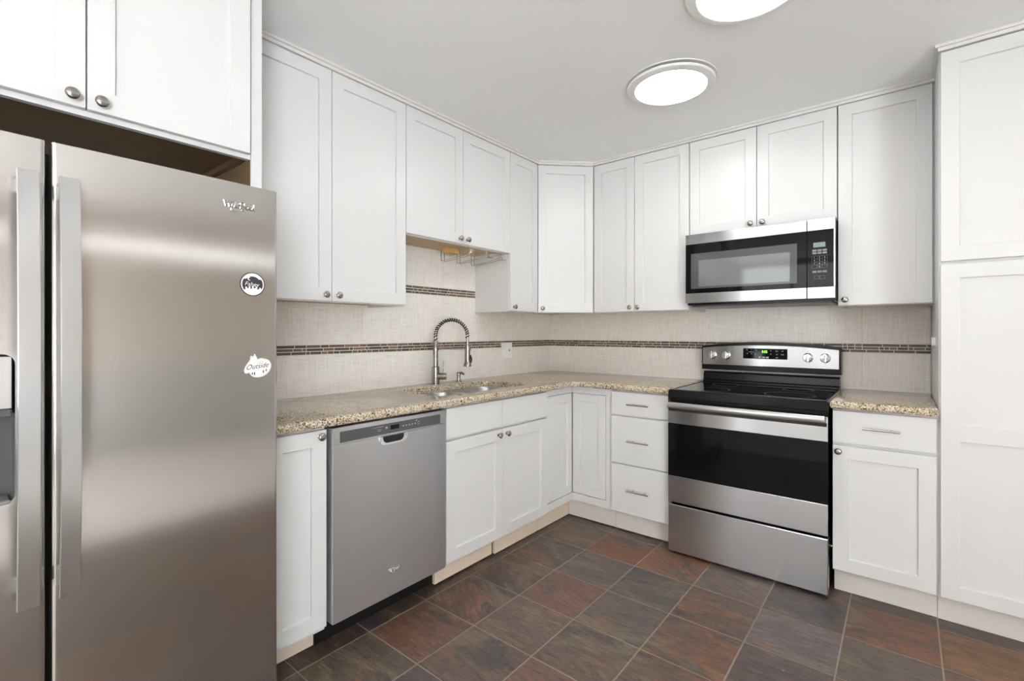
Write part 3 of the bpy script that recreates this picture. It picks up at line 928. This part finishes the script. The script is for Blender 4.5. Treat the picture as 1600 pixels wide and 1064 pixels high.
# corner cabinet with folding inset door
t = thing('corner_base_cabinet', 'white inside-corner base cabinet with two folding inset doors', 'cabinet', (0.3, -0.3, 0), 'white base cabinets')
CF = 0.612
mb = MB()
mb.prism([(0.012, -0.012), (0.9065, -0.012), (0.9065, -0.57), (0.57, -0.57), (0.57, -0.929), (0.012, -0.929)], 0.126, 0.884, 'so')
for z0, z1 in ((0.126, 0.1745), (0.8405, 0.884)):
    mb.prism([(0.571, -0.929), (CF, -0.929), (CF, -CF), (0.9065, -CF), (0.9065, -0.571), (0.571, -0.571)], z0, z1, 'so')
mb.box(0.861, 0.9065, -CF, -0.571, 0.1745, 0.8405); mb.box(0.571, CF, -0.929, -0.898, 0.1745, 0.8405)
mb.build('body', M['paint'], t)
door(t, FA, -0.897, -0.6135, 0.1775, 0.8375, CF - 0.002, st=0.052)
door(t, FB, 0.6135, 0.8580, 0.1775, 0.8375, CF - 0.002, st=0.052)
toe(t, FA, -0.930, -0.562, 0.552, 0.004, 0.126, M['toe_bare'], 'bare beige board')
toe(t, FB, 0.556, 0.9065, 0.566, 0.006, 0.126, M['toe_white'])
# drawers
t = thing('drawer_cabinet', 'white three-drawer base cabinet left of the range', 'cabinet', (1.09, -0.3, 0), 'white base cabinets')
MB(FB).box(0.9085, 1.2715, 0.012, 0.612, 0.126, 0.884).build('body', M['paint'], t)
for z0, z1, zp in ((0.733, 0.874, 0.803), (0.437, 0.724, 0.580), (0.134, 0.428, 0.282)):
    d = slab(t, FB, 0.9095, 1.2705, z0, z1, BD)
    pull(d, FB, 1.024, 1.161, BD, zp)
toe(t, FB, 0.9085, 1.2715, 0.566, 0.006, 0.126, M['toe_white'])
# right of the range
t = thing('base_cabinet', 'white base cabinet with one drawer over one door, right of the range', 'cabinet', (2.24, -0.3, 0), 'white base cabinets')
MB(FB).box(2.0575, 2.4313, 0.012, 0.612, 0.12, 0.884).build('body', M['paint'], t)
d = slab(t, FB, 2.0585, 2.4245, 0.726, 0.874, BD)
pull(d, FB, 2.172, 2.306, BD, 0.804)
d = door(t, FB, 2.0585, 2.4245, 0.130, 0.712, BD)
knob(d, FB, 2.0815, BD, 0.686)
toe(t, FB, 2.0575, 2.4300, 0.546, 0.0, 0.12, M['toe_white'])
# pantry
t = thing('pantry_cabinet', 'full-height white pantry cabinet with upper and lower doors at the right edge', 'cabinet', (2.7, -0.3, 0))
MB(FB).box(2.4315, 2.93, 0.012, 0.612, 0.12, 2.4185).build('body', M['paint'], t)
door(t, FB, 2.437, 2.92, 1.537, 2.414, BD)
door(t, FB, 2.437, 2.92, 0.128, 1.524, BD, mids=((0.789, 0.854),))
toe(t, FB, 2.4315, 2.93, 0.550, 0.0, 0.12, M['toe_white'])

# ------------------------------------------------------------------ countertops, sink
ZT, ZB = 0.920, 0.885
def offset_poly(P, d):
    out = []
    n = len(P)
    for i in range(n):
        a, b_, c = Vector(P[i - 1]), Vector(P[i]), Vector(P[(i + 1) % n])
        e1 = (b_ - a).normalized(); e2 = (c - b_).normalized()
        n1 = Vector((-e1.y, e1.x)); n2 = Vector((-e2.y, e2.x))
        m_ = (n1 + n2)
        m_ = m_ / max(m_.dot(n1), 0.2) if m_.length > 1e-6 else n1
        # divide so that distance to both edges is d
        out.append(tuple(b_ + m_ * d))
    return out
def counter(name, outer, hole, base, label):
    """outer and hole counter-clockwise"""
    mb = MB()
    bm = mb.bm
    prof = [(0.010, ZT), (0.0045, ZT - 0.0018), (0.0012, ZT - 0.006), (0.0, ZT - 0.013), (0.0, ZB + 0.011), (0.002, ZB + 0.005), (0.007, ZB)]
    rows = [[bm.verts.new((*p, z)) for p in offset_poly(outer, i)] for i, z in prof]
    def skin(rows):
        n = len(rows[0])
        for a, c in zip(rows, rows[1:]):
            for i in range(n):
                j = (i + 1) % n
                bm.faces.new((a[i], a[j], c[j], c[i]))
    skin(rows)
    hr = None
    if hole:
        hp = [(-0.004, ZT), (-0.001, ZT - 0.0015), (0.0, ZT - 0.004), (0.0, ZB)]
        hr = [[bm.verts.new((*p, z)) for p in offset_poly(hole, i)] for i, z in hp]
        skin(hr)
    bm.edges.ensure_lookup_table()
    for k in (0, -1):
        def ring(r):
            return [bm.edges.get((r[i], r[(i + 1) % len(r)])) for i in range(len(r))]
        E = ring(rows[k]) + (ring(hr[k]) if hr else [])
        bmesh.ops.triangle_fill(bm, use_beauty=True, use_dissolve=False, edges=E)
    return tag(mb.build(name, M['granite'], base=base, smooth=True), label, 'countertop', 'granite countertops')
arc = [(0.715 - 0.06 * math.cos(math.radians(a)), -0.715 + 0.06 * math.sin(math.radians(a))) for a in (0, 18, 36, 54, 72, 90)]
outer = [(0.0085, -0.0085), (0.0085, -2.599), (0.655, -2.599)] + arc + [(1.281, -0.655), (1.281, -0.0085)]
hole = rrect(0.165, 0.535, -1.722, -0.985, 0.085, 7)
counter('granite_countertop', outer, hole, (0.33, -1.3, ZB), 'L-shaped speckled tan granite countertop with the sink cut into it')
counter('granite_countertop', [(2.050, -0.0085), (2.050, -0.655), (2.4300, -0.655), (2.4300, -0.0085)], None, (2.24, -0.33, ZB), 'short piece of speckled tan granite countertop right of the range')

S = thing('kitchen_sink', 'double-bowl stainless undermount sink in the granite countertop', 'sink', (0.35, -1.353, 0.70))
b1 = rrect(0.178, 0.522, -1.710, -1.370, 0.085, 7)
b2 = rrect(0.178, 0.522, -1.336, -0.997, 0.085, 7)
mb = MB()
bm = mb.bm
orow = [bm.verts.new((*p, 0.8842)) for p in rrect(0.145, 0.555, -1.740, -0.967, 0.10, 7)]
r1_ = [bm.verts.new((*p, 0.8842)) for p in b1]
r2_ = [bm.verts.new((*p, 0.8842)) for p in b2]
E = []
for r_ in (orow, r1_, r2_):
    E += [bm.edges.new((r_[i], r_[(i + 1) % len(r_)])) for i in range(len(r_))]
bmesh.ops.triangle_fill(bm, use_beauty=True, use_dissolve=False, edges=E)
mb.build('rim', M['sink_steel'], S)
for bb in (b1, b2):
    mb = MB()
    lo = [[(*p, z) for p in offset_poly(bb, i)] for i, z in ((0.0, 0.884), (0.003, 0.878), (0.008, 0.74), (0.018, 0.712), (0.04, 0.702))]
    mb.quadgrid(lo, True, False, True)
    bw = mb.build('bowl', M['sink_steel'], S, True)
    cx = sum(p[0] for p in bb) / len(bb); cy = sum(p[1] for p in bb) / len(bb)
    MB().lathe([(0.045, 0.0), (0.045, 0.002), (0.036, 0.003), (0.03, 0.0005)], (cx, cy, 0.702), 'z', 24).build('drain', M['chrome'], bw, True)

# faucet: spring spout swung towards the corner
fx, fy = 0.080, -1.340
dv = Vector((0.774, 0.633, 0))
Fc = thing('faucet', 'brushed nickel spring-neck faucet with pull-down spray behind the sink', 'faucet', (fx, fy, ZT))
MB().lathe([(0.027, 0.0), (0.027, 0.004), (0.0235, 0.006), (0.0235, 0.105), (0.021, 0.108), (0.0155, 0.110), (0.0155, 0.262), (0.013, 0.267)], (fx, fy, ZT), 'z', 28).build('body', M['nickel'], Fc, True)
def fp(r, z, side=0.0):
    return (fx + dv.x * r - dv.y * side, fy + dv.y * r + dv.x * side, z)
Rr = 0.0985
zc = 1.218
arcp = [fp(0, 1.183), fp(0, 1.20)] + [fp(Rr - Rr * math.cos(a), zc + Rr * math.sin(a)) for a in [math.pi * k / 28 for k in range(29)]] + [fp(2 * Rr, 1.195), fp(2 * Rr, 1.155)]
MB().tube(arcp, 0.0078, 12).build('hose', M['nickel'], Fc, True)
sp = MB()
# spring: helix round the hose
tot = len(arcp) - 1
hl = []
turns = 25
for i in range(turns * 14 + 1):
    q = i / (turns * 14) * (tot - 1.2)
    k = min(int(q), tot - 1); fr_ = q - k
    p = Vector(arcp[k]).lerp(Vector(arcp[k + 1]), fr_)
    dd = (Vector(arcp[k + 1]) - Vector(arcp[k])).normalized()
    n1 = Vector((-dv.y, dv.x, 0)); n2 = dd.cross(n1).normalized()
    a = 2 * math.pi * i / 14
    hl.append(tuple(p + n1 * 0.0098 * math.cos(a) + n2 * 0.0098 * math.sin(a)))
sp.tube(hl, 0.0036, 7)
sp.build('spring', M['coil'], Fc, True)
MB().lathe([(0.011, 0.128), (0.0155, 0.126), (0.0165, 0.10), (0.0175, 0.035), (0.0185, 0.02), (0.0245, 0.012), (0.0250, 0.0), (0.019, -0.002)], fp(2 * Rr, 1.030), 'z', 24).build('spray_head', M['nickel'], Fc, True)
MB().tube([fp(0.0, 1.136), fp(2 * Rr - 0.012, 1.136)], 0.0045, 10).lathe([(0.018, -0.008), (0.0205, -0.008), (0.0205, 0.008), (0.018, 0.008)], fp(2 * Rr, 1.136), 'z', 24).lathe([(0.0155, -0.009), (0.019, -0.009), (0.019, 0.009), (0.0155, 0.009)], fp(0, 1.136), 'z', 24).build('support_arm', M['nickel'], Fc, True)
MB().tube([fp(2 * Rr + 0.017, 1.10), fp(2 * Rr + 0.024, 1.075), fp(2 * Rr + 0.022, 1.05)], [0.004, 0.006, 0.004], 8).build('spray_trigger', M['black'], Fc, True)
lv = MB()
lv.tube([fp(0.0, 0.968), fp(0.066, 0.968)], 0.0205, 24)
lv.build('valve', M['nickel'], Fc, True)
MB().tube([fp(0.050, 0.985), fp(0.050, 1.062)], 0.0042, 10).build('lever', M['nickel'], Fc, True)
sd = thing('soap_dispenser', 'small nickel soap pump beside the faucet on the granite', 'soap dispenser', (0.088, -1.150, ZT))
MB().lathe([(0.022, 0), (0.022, 0.004), (0.016, 0.008), (0.0125, 0.022), (0.011, 0.040), (0.013, 0.042), (0.013, 0.058), (0.010, 0.062)], (0.088, -1.150, ZT), 'z', 24).build('pump', M['nickel'], sd, True)
MB().tube([(0.086, -1.150, ZT + 0.054), (0.115, -1.150, ZT + 0.058), (0.134, -1.150, ZT + 0.050)], [0.009, 0.008, 0.006], 12).build('nozzle', M['nickel'], sd, True)

# ------------------------------------------------------------------ dishwasher
D = thing('dishwasher', 'stainless dishwasher with charcoal control strip under the granite countertop', 'dishwasher', (0.35, -2.08, 0))
MB(FA).box(-2.3685, -1.7665, 0.03, 0.598, 0.115, 0.872).build('tub', M['black'], D)
a0, a1 = -2.3635, -1.7905
df = 0.656
mb = MB(FA)
mb.box(a0, a1, 0.600, df, 0.137, 0.811, 0.002, 2)
dd = mb.build('door', M['steel_dish'], D)
# control strip as a surround with a recessed charcoal panel
mb = MB(FA)
o_ = [(a0, 0.8125), (a1, 0.8125), (a1, 0.8765), (a0, 0.8765)]
i_ = [(-2.334, 0.8175), (-1.822, 0.8175), (-1.822, 0.8605), (-2.334, 0.8605)]
mb.quadgrid([[(p[0], 0.602, p[1]) for p in o_], [(p[0], df, p[1]) for p in o_], [(p[0], df, p[1]) for p in i_], [(p[0], df - 0.004, p[1]) for p in i_]])
cs = mb.build('control_strip', M['steel_dish'], D)
MB(FA).box(-2.3335, -1.8225, df - 0.004, df - 0.002, 0.818, 0.860).build('display_panel', M['charcoal'], cs)
MB(FA).box(-2.100, -2.056, df - 0.002, df - 0.0012, 0.832, 0.850).build('screen', M['black_glass'], cs)
for a, c, d, e in [(k, k + 0.006, 0.836, 0.842) for k in (-2.036, -2.020, -2.004, -1.988, -1.972)] + [(-2.185, -2.135, 0.8500, 0.8515), (-2.165, -2.145, 0.840, 0.8415), (-2.165, -2.145, 0.834, 0.8355), (-2.125, -2.115, 0.840, 0.847), (-1.955, -1.945, 0.843, 0.846), (-1.955, -1.945, 0.834, 0.836), (-1.966, -1.958, 0.850, 0.855)]:
    MB(FA).box(a, c, df - 0.002, df - 0.0012, d, e).build('button_mark', M['key'], cs)
# pocket handle: chrome rim round a dark pocket
pk = [(-2.158, 0.8115)] + [(-2.158 + 0.03 * (1 - math.cos(a)), 0.8115 - 0.012 - 0.026 * math.sin(a)) for a in [math.pi / 2 * k / 6 for k in range(7)]] + [(-2.012 - 0.03 * (1 - math.cos(a)), 0.8115 - 0.012 - 0.026 * math.sin(a)) for a in [math.pi / 2 * (6 - k) / 6 for k in range(7)]] + [(-2.012, 0.8115)]
mid = (-2.085, 0.800)
def shrink(k): return [(mid[0] + (p[0] - mid[0]) * k, mid[1] + (p[1] - mid[1]) * k) for p in pk]
mb = MB(FA)
mb.quadgrid([[(p[0], df - 0.004, p[1]) for p in pk], [(p[0], df + 0.002, p[1]) for p in pk], [(p[0], df + 0.002, p[1]) for p in shrink(0.95)], [(p[0], df + 0.0004, p[1]) for p in shrink(0.80)]])
ph = mb.build('pocket_handle', M['chrome'], dd, True)
MB(FA).prism(shrink(0.72), df + 0.0003, df + 0.0010, 'sz').build('pocket', M['black'], ph)
lg = text_mesh('Whirlpool', FA, -2.114, df, 0.2385, 0.013, 0.056, 0.0020, 0.0, M['chrome'], dd, 'logo')
text_mesh('Whirlpool', FA, -2.1137, df, 0.2379, 0.013, 0.0565, 0.0012, 0.0, M['charcoal'], lg, 'logo_shadow_edge', fat=0.022)  # dark backing stands in for shade along the letter edges
lab(lg, 'raised chrome lettering')
MB(FA).tube([(-2.088 + 0.013 * math.cos(a), df + 0.001, 0.241 + 0.010 * math.sin(a) + 0.004 * math.cos(a)) for a in [2 * math.pi * k / 18 for k in range(19)]], 0.0008, 5).build('logo_ring', M['chrome'], lg)
MB(FA).box(-2.360, -1.770, 0.495, 0.512, 0.0, 0.125).build('toe_panel', M['black'], D)

# ------------------------------------------------------------------ range
Rg = thing('kitchen_range', 'freestanding stainless electric range with black glass cooktop and oven window', 'range', (1.667, -0.34, 0))
rl, rr_ = 1.2895, 2.0455
MB(FB).box(rl + 0.002, rr_ - 0.002, 0.012, 0.632, 0.012, 0.878).build('body', M['black_enamel'], Rg)
mb = MB(FB)
for s in (rl + 0.05, rr_ - 0.05):
    for o in (0.06, 0.58): MB(FB).lathe([(0.018, 0), (0.018, 0.013)], (s, o, 0.0), 'z', 12).build('foot', M['black'], Rg)
# cooktop frame with raised rim and glass set in
mb = MB(FB)
orr = [(rl - 0.002, 0.075), (rr_ + 0.002, 0.075), (rr_ + 0.002, 0.676), (rl - 0.002, 0.676)]
irr = [(rl + 0.018, 0.100), (rr_ - 0.018, 0.100), (rr_ - 0.018, 0.640), (rl + 0.018, 0.640)]
def rim(P, d): 
    return [(P[0][0] - d, P[0][1] - d), (P[1][0] + d, P[1][1] - d), (P[2][0] + d, P[2][1] + d), (P[3][0] - d, P[3][1] + d)]
mb.quadgrid([[(*p, 0.868) for p in rim(orr, -0.004)], [(*p, 0.872) for p in orr], [(*p, 0.912) for p in orr], [(*p, 0.9185) for p in rim(orr, -0.007)], [(*p, 0.9195) for p in rim(irr, 0.004)], [(*p, 0.9165) for p in irr]])
ct = mb.build('cooktop', M['black_enamel'], Rg)
g_ = MB(FB).box(rl + 0.0185, rr_ - 0.0185, 0.1005, 0.6395, 0.9150, 0.9172).build('glass_top', M['black_glass'], ct)
mb = MB(FB)
for s, o, r in ((1.475, 0.51, 0.095), (1.475, 0.235, 0.075), (1.86, 0.51, 0.115), (1.86, 0.235, 0.075)):
    MB(FB).lathe([(r, 0), (r, 0.00025), (r - 0.0018, 0.00025), (r - 0.0018, 0)], (s, o, 0.9172), 'z', 40, False, False).build('burner_ring', M['charcoal'], ct)
# back riser and control console
mb = MB(FB)
mb.prism([(0.014, 0.880), (0.094, 0.880), (0.094, 0.930), (0.086, 0.936), (0.082, 0.975), (0.070, 0.985), (0.014, 0.985)], rl + 0.006, rr_ - 0.006, 'oz')
mb.build('back_riser', M['black_enamel'], Rg)
mb = MB(FB)
def arch(s, z, k): return z + k * (1 - ((s - 1.6675) / 0.378) ** 2)
n = 16
ss = [rl + (rr_ - rl) * i / n for i in range(n + 1)]
top = [(s, arch(s, 1.152, 0.026)) for s in ss]
pl_ = [(rl - 0.003, 0.9985), (rr_ + 0.003, 0.9985), (rr_ + 0.003, 1.150)] + list(reversed(top)) + [(rl - 0.003, 1.150)]
lo = [[(p[0], 0.014, p[1]) for p in pl_], [(p[0], 0.088, p[1]) for p in pl_]]
ctr = (1.6675, 1.08)
lo.append([(ctr[0] + (p[0] - ctr[0]) * 0.992, 0.096, ctr[1] + (p[1] - ctr[1]) * 0.96) for p in pl_])
mb.quadgrid(lo)
cons = mb.build('console', M['black_enamel'], Rg)
mb = MB(FB)
ss2 = [rl + 0.006 + (rr_ - rl - 0.014) * i / n for i in range(n + 1)]
top2 = [(s, arch(s, 1.138, 0.022)) for s in ss2]
pl2 = [(ss2[0], 1.031), (ss2[-1], 1.031)] + list(reversed(top2))
mb.quadgrid([[(p[0], 0.090, p[1]) for p in pl2], [(p[0], 0.0975, p[1]) for p in pl2], [(ctr[0] + (p[0] - ctr[0]) * 0.997, 0.0985, ctr[1] + (p[1] - ctr[1]) * 0.98) for p in pl2]])
cf = mb.build('control_panel', M['steel'], cons)
MB(FB).box(1.540, 1.784, 0.0980, 0.1005, 1.0765, 1.1395, 0.001).build('display', M['black_glass'], cf)
text_mesh('8:05', FB, 1.6465, 0.1005, 1.1135, 0.0155, 0.030, 0.0004, 0, M['clock'], cf, 'clock_digits')
mb = MB(FB)
for s, z, w_, h_ in ((1.560, 1.127, .006, .006), (1.585, 1.129, .006, .004), (1.610, 1.127, .009, .005), (1.562, 1.104, .007, .007), (1.585, 1.104, .008, .006), (1.608, 1.104, .007, .007), (1.572, 1.116, .030, .004),
                     (1.693, 1.124, .006, .007), (1.693, 1.104, .006, .006), (1.720, 1.123, .013, .006), (1.754, 1.123, .009, .006), (1.724, 1.103, .008, .005), (1.750, 1.102, .016, .007), (1.722, 1.084, .012, .005)):
    MB(FB).box(s, s + w_, 0.1005, 0.1009, z, z + h_).build('key_mark', M['key_dim'], cf)
mb = MB(FB)
for s, w_ in ((1.629, .014), (1.648, .018), (1.670, .014)):
    MB(FB).box(s, s + w_, 0.1005, 0.1009, 1.082, 1.091).build('key_mark', M['key'], cf)
for s in (1.355, 1.4405, 1.8885, 1.973):
    k = MB(FB).lathe([(0.026, 0.0), (0.0265, 0.004), (0.023, 0.006), (0.0225, 0.022), (0.020, 0.026), (0.004, 0.027)], (s, 0.098, 1.0925), 'o', 28).build('control_knob', M['chrome'], cf, True)
    MB(FB).box(s - 0.0055, s + 0.0055, 0.1235, 0.1315, 1.0695, 1.1155, 0.0025, 2).build('grip', M['chrome'], k)
    MB(FB).box(s - 0.001, s + 0.001, 0.1313, 0.1318, 1.100, 1.114).build('pointer', M['black'], k)
mb = MB(FB)
for s in (1.355, 1.4405, 1.8885, 1.973):
    MB(FB).box(s - 0.003, s + 0.003, 0.0980, 0.0989, 1.0465, 1.0480).build('dial_mark', M['charcoal'], cf)
    MB(FB).box(s - 0.002, s + 0.002, 0.0980, 0.0989, 1.1280, 1.1300).build('dial_mark', M['charcoal'], cf)
# vent strip under the cooktop
MB(FB).box(rl + 0.004, rr_ - 0.004, 0.60, 0.664, 0.848, 0.868).build('vent_trim', M['black_enamel'], Rg)
# oven door: steel bands above and below black glass
OF = 0.684
od_ = MB(FB).box(rl, rr_, 0.634, OF - 0.004, 0.291, 0.846, 0.003).build('oven_door', M['black_enamel'], Rg)
MB(FB).box(rl, rr_, OF - 0.006, OF, 0.730, 0.846, 0.0015).build('upper_band', M['steel'], od_)
MB(FB).box(rl, rr_, OF - 0.006, OF, 0.291, 0.437, 0.0015).build('lower_band', M['steel'], od_)
MB(FB).box(rl + 0.0005, rr_ - 0.0005, OF - 0.006, OF - 0.0006, 0.4375, 0.7295).build('oven_window', M['black_glass'], od_)
mb = MB(FB)
hn = 12
lo = []
for i in range(hn + 1):
    q = i / hn
    s = rl + 0.010 + (rr_ - rl - 0.020) * q
    bo = 0.728 + 0.006 * (1 - (2 * q - 1) ** 2)
    lo.append([(s, bo - 0.014, 0.822), (s, bo - 0.004, 0.8215), (s, bo, 0.828), (s, bo, 0.846), (s, bo - 0.005, 0.853), (s, bo - 0.014, 0.853)])
mb.quadgrid(lo)
hd = mb.build('handle', M['steel_handle_h'], od_, True)
mb = MB(FB)
for s in (rl + 0.012, rr_ - 0.040): mb.box(s, s + 0.028, OF - 0.003, 0.722, 0.815, 0.838, 0.003)
mb.build('handle_mount', M['black'], hd)
MB(FB).box(rl + 0.004, rr_ - 0.004, OF, OF + 0.003, 0.800, 0.817).build('handle_shadow_strip', M['black'], od_)
lg = text_mesh('AMANA', FB, 1.667, OF, 0.366, 0.011, 0.085, 0.0010, 0, M['chrome'], od_, 'logo', 'CENTER')
lab(lg, 'raised lettering')
MB(FB).box(rl, rr_, 0.634, OF, 0.016, 0.277, 0.003).build('storage_drawer', M['steel'], Rg)

# ------------------------------------------------------------------ microwave
Mw = thing('microwave', 'over-the-range microwave with stainless bands, black glass door and keypad', 'microwave', (1.67, -0.2, 1.40))
ml, mr_, mz0, mz1 = 1.2950, 2.0490, 1.4145, 1.8250
MB(FB).box(ml + 0.001, mr_ - 0.001, 0.012, 0.385, 1.403, 1.824).build('case', M['black_enamel'], Mw)
mb = MB(FB)
mb.box(ml + 0.02, mr_ - 0.02, 0.03, 0.36, 1.394, 1.403, 0.002)
mb.build('underside_grille', M['charcoal'], Mw)
sp_ = 1.926
mf = 0.420
md = MB(FB).box(ml, sp_ - 0.0015, 0.387, mf - 0.003, mz0, mz1, 0.002).build('door', M['black_enamel'], Mw)
MB(FB).box(ml, sp_ - 0.0015, mf - 0.005, mf, 1.766, mz1, 0.0012).build('upper_band', M['steel'], md)
MB(FB).box(ml, sp_ - 0.0015, mf - 0.005, mf, mz0, 1.473, 0.0012).build('lower_band', M['steel'], md)
MB(FB).box(ml + 0.0005, sp_ - 0.002, mf - 0.005, mf - 0.0006, 1.4735, 1.7655).build('door_glass', M['black_glass'], md)
o_ = [(1.327, 1.499), (1.881, 1.499), (1.881, 1.709), (1.327, 1.709)]
i_ = [(1.372, 1.511), (1.848, 1.511), (1.848, 1.667), (1.372, 1.667)]
mb = MB(FB)
mb.quadgrid([[(p[0], mf - 0.003, p[1]) for p in o_], [(p[0], mf - 0.0002, p[1]) for p in o_], [(p[0], mf + 0.0002, p[1]) for p in i_]], True, True, False)
wfm = mb.build('window_surround', M['window_frame'], md)
MB(FB).box(i_[0][0], i_[1][0], mf - 0.003, mf + 0.0003, i_[0][1], i_[2][1]).build('window', M['window_mesh'], md)
cp = MB(FB).box(sp_ + 0.0015, mr_, 0.387, mf - 0.002, mz0, mz1, 0.002).build('control_side', M['black_enamel'], Mw)
MB(FB).box(sp_ + 0.0015, mr_, mf - 0.005, mf, 1.766, mz1, 0.0012).build('upper_band', M['steel'], cp)
MB(FB).box(sp_ + 0.0015, mr_, mf - 0.005, mf, mz0, 1.473, 0.0012).build('lower_band', M['steel'], cp)
MB(FB).box(sp_ + 0.002, mr_ - 0.006, mf - 0.005, mf - 0.0006, 1.4735, 1.7655).build('keypad_glass', M['black_glass'], cp)
MB(FB).box(mr_ - 0.006, mr_, mf - 0.005, mf, 1.473, 1.766).build('side_strip', M['steel'], cp)
MB(FB).box(1.954, 2.007, mf - 0.0006, mf, 1.678, 1.703).build('screen', M['lcd'], cp)
for r in (1.643, 1.657, 1.547):
    for c in range(3): MB(FB).box(1.950 + c * 0.0225, 1.950 + c * 0.0225 + 0.019, mf - 0.0006, mf - 0.0001, r, r + 0.0105).build('function_key', M['key_dim'], cp)
mb = MB(FB)
for r in range(5): mb.box(1.948, 2.016, mf - 0.0006, mf - 0.0001, 1.5705 + r * 0.0158, 1.5713 + r * 0.0158)
for c in range(4): mb.box(1.948 + c * 0.0224, 1.9488 + c * 0.0224, mf - 0.0006, mf - 0.0001, 1.5705, 1.634)
mb.build('key_grid', M['key_dim'], cp)
for s in (1.958, 1.983):
    mb = MB(FB); q0 = [(s, 1.514), (s + 0.022, 1.514), (s + 0.022, 1.531), (s, 1.531)]; q1 = [(s + 0.001, 1.515), (s + 0.021, 1.515), (s + 0.021, 1.530), (s + 0.001, 1.530)]
    mb.quadgrid([[(p[0], mf - 0.0006, p[1]) for p in q0], [(p[0], mf, p[1]) for p in q0], [(p[0], mf, p[1]) for p in q1], [(p[0], mf - 0.0006, p[1]) for p in q1]], True, False, False)
    mb.build('function_key', M['key_dim'], cp)
for i, ch in enumerate('123456789'):
    text_mesh(ch, FB, 1.9593 + (i % 3) * 0.0224, mf - 0.0006, 1.6215 - (i // 3) * 0.0158, 0.009, None, 0.0005, 0, M['key'], cp, 'digit', 'CENTER')
text_mesh('0', FB, 1.9817, mf - 0.0006, 1.6215 - 3 * 0.0158, 0.009, None, 0.0005, 0, M['key'], cp, 'digit', 'CENTER')

# ------------------------------------------------------------------ small things
pl = thing('outlet_plate', 'white two-gang switch plate on the backsplash beside the faucet', 'switch plate', (0.0098, -0.576, 1.1035))
MB(FA).slab(-0.636, -0.516, 1.045, 1.163, 0.0165, 0.0065, 0.002).build('plate', M['white_plastic'], pl)
MB(FA).box(-0.611, -0.600, 0.0165, 0.0225, 1.092, 1.108, 0.001).build('toggle', M['white_plastic'], pl)
MB(FA).box(-0.553, -0.543, 0.0165, 0.0185, 1.096, 1.112, 0.001).build('jack', M['charcoal'], pl)
o = MB().box(2.4155, 2.4320, -0.400, -0.372, 1.178, 1.216, 0.003, 2).build('sensor_box', M['white_plastic'], base=(2.431, -0.386, 1.178))
tag(o, 'tiny white box stuck on the pantry side above the right countertop', 'box')

wr = thing('stemware_rack', 'wire stemware rack hanging under the short cabinet over the sink', 'rack', (0.16, -1.10, 1.751))
zu = 1.7625
for k, y in enumerate((-1.235, -1.095, -0.960)):
    mb = MB()
    for sgn in (-1, 1):
        w_ = 0.014
        pts = [(0.030, y + sgn * w_, zu), (0.030, y + sgn * w_, 1.700), (0.036, y + sgn * w_, 1.693), (0.12, y + sgn * (w_ + 0.002), 1.700), (0.22, y + sgn * (w_ + 0.003), 1.708), (0.268, y + sgn * (w_ + 0.004), 1.714), (0.288, y + sgn * (w_ + 0.017), 1.712), (0.296, y + sgn * (w_ + 0.030), 1.716)]
        mb.tube(pts, 0.0026, 7)
    mb.tube([(0.030, y - 0.014, 1.697), (0.030, y + 0.014, 1.697)], 0.0021, 7)
    # front hanger: two arcs back to back
    for sgn in (-1, 1):
        pts = []
        for i in range(9):
            a = math.radians(-75 + 150 * i / 8)
            pts.append((0.284, y + sgn * (0.034 - 0.030 * math.cos(a)), 1.737 + 0.0245 * math.sin(a)))
        mb.tube(pts, 0.0030, 8)
    mb.build('wire_loop', M['wire'], wr, True)

def ceiling_light(c, r, gap, label, lens=M['lens']):
    t = thing('ceiling_light', label, 'ceiling light', (c[0], c[1], CEIL), 'round flush ceiling lights')
    z = CEIL - gap
    cc = (c[0], c[1], z)
    if gap > 0.002:
        MB().lathe([(r - 0.03, 0.0), (r - 0.03, gap - 0.0005)], cc, 'z', 48).build('mount', M['charcoal'], t)
        MB().lathe([(r + 0.007, gap - 0.0005), (r + 0.006, gap - 0.004), (r - 0.006, gap - 0.004), (r - 0.006, gap - 0.0005)], cc, 'z', 64, False, False).build('mount_rim', M['white_plastic'], t, True)
    MB().lathe([(r - 0.012, 0.0), (r, -0.001), (r + 0.001, -0.005), (r - 0.004, -0.011), (r * 0.83, -0.017), (r * 0.815, -0.0155), (r * 0.81, -0.010)], cc, 'z', 64, True, True).build('trim_ring', M['white_plastic'], t, True)
    MB().lathe([(r * 0.812, -0.0112), (r * 0.812, -0.0155), (r * 0.79, -0.0165), (r * 0.4, -0.0185), (0.002, -0.019)], cc, 'z', 64).build('lens', lens, t, True)
    return t
ceiling_light((1.445, -1.055), 0.203, 0.013, 'round lit flush ceiling light nearest the corner, whole in view')
ceiling_light((1.902, -1.525), 0.208, 0.001, 'round lit ceiling light cut off by the top edge of the photo')
ceiling_light((2.95, -4.30), 0.205, 0.001, 'unseen round ceiling light added as fill, nearest the camera', M['lens_fill'])  # this and the next are added fill lamps, never in view
ceiling_light((4.30, -4.30), 0.205, 0.001, 'unseen round ceiling light added as fill behind the camera', M['lens_fill'])
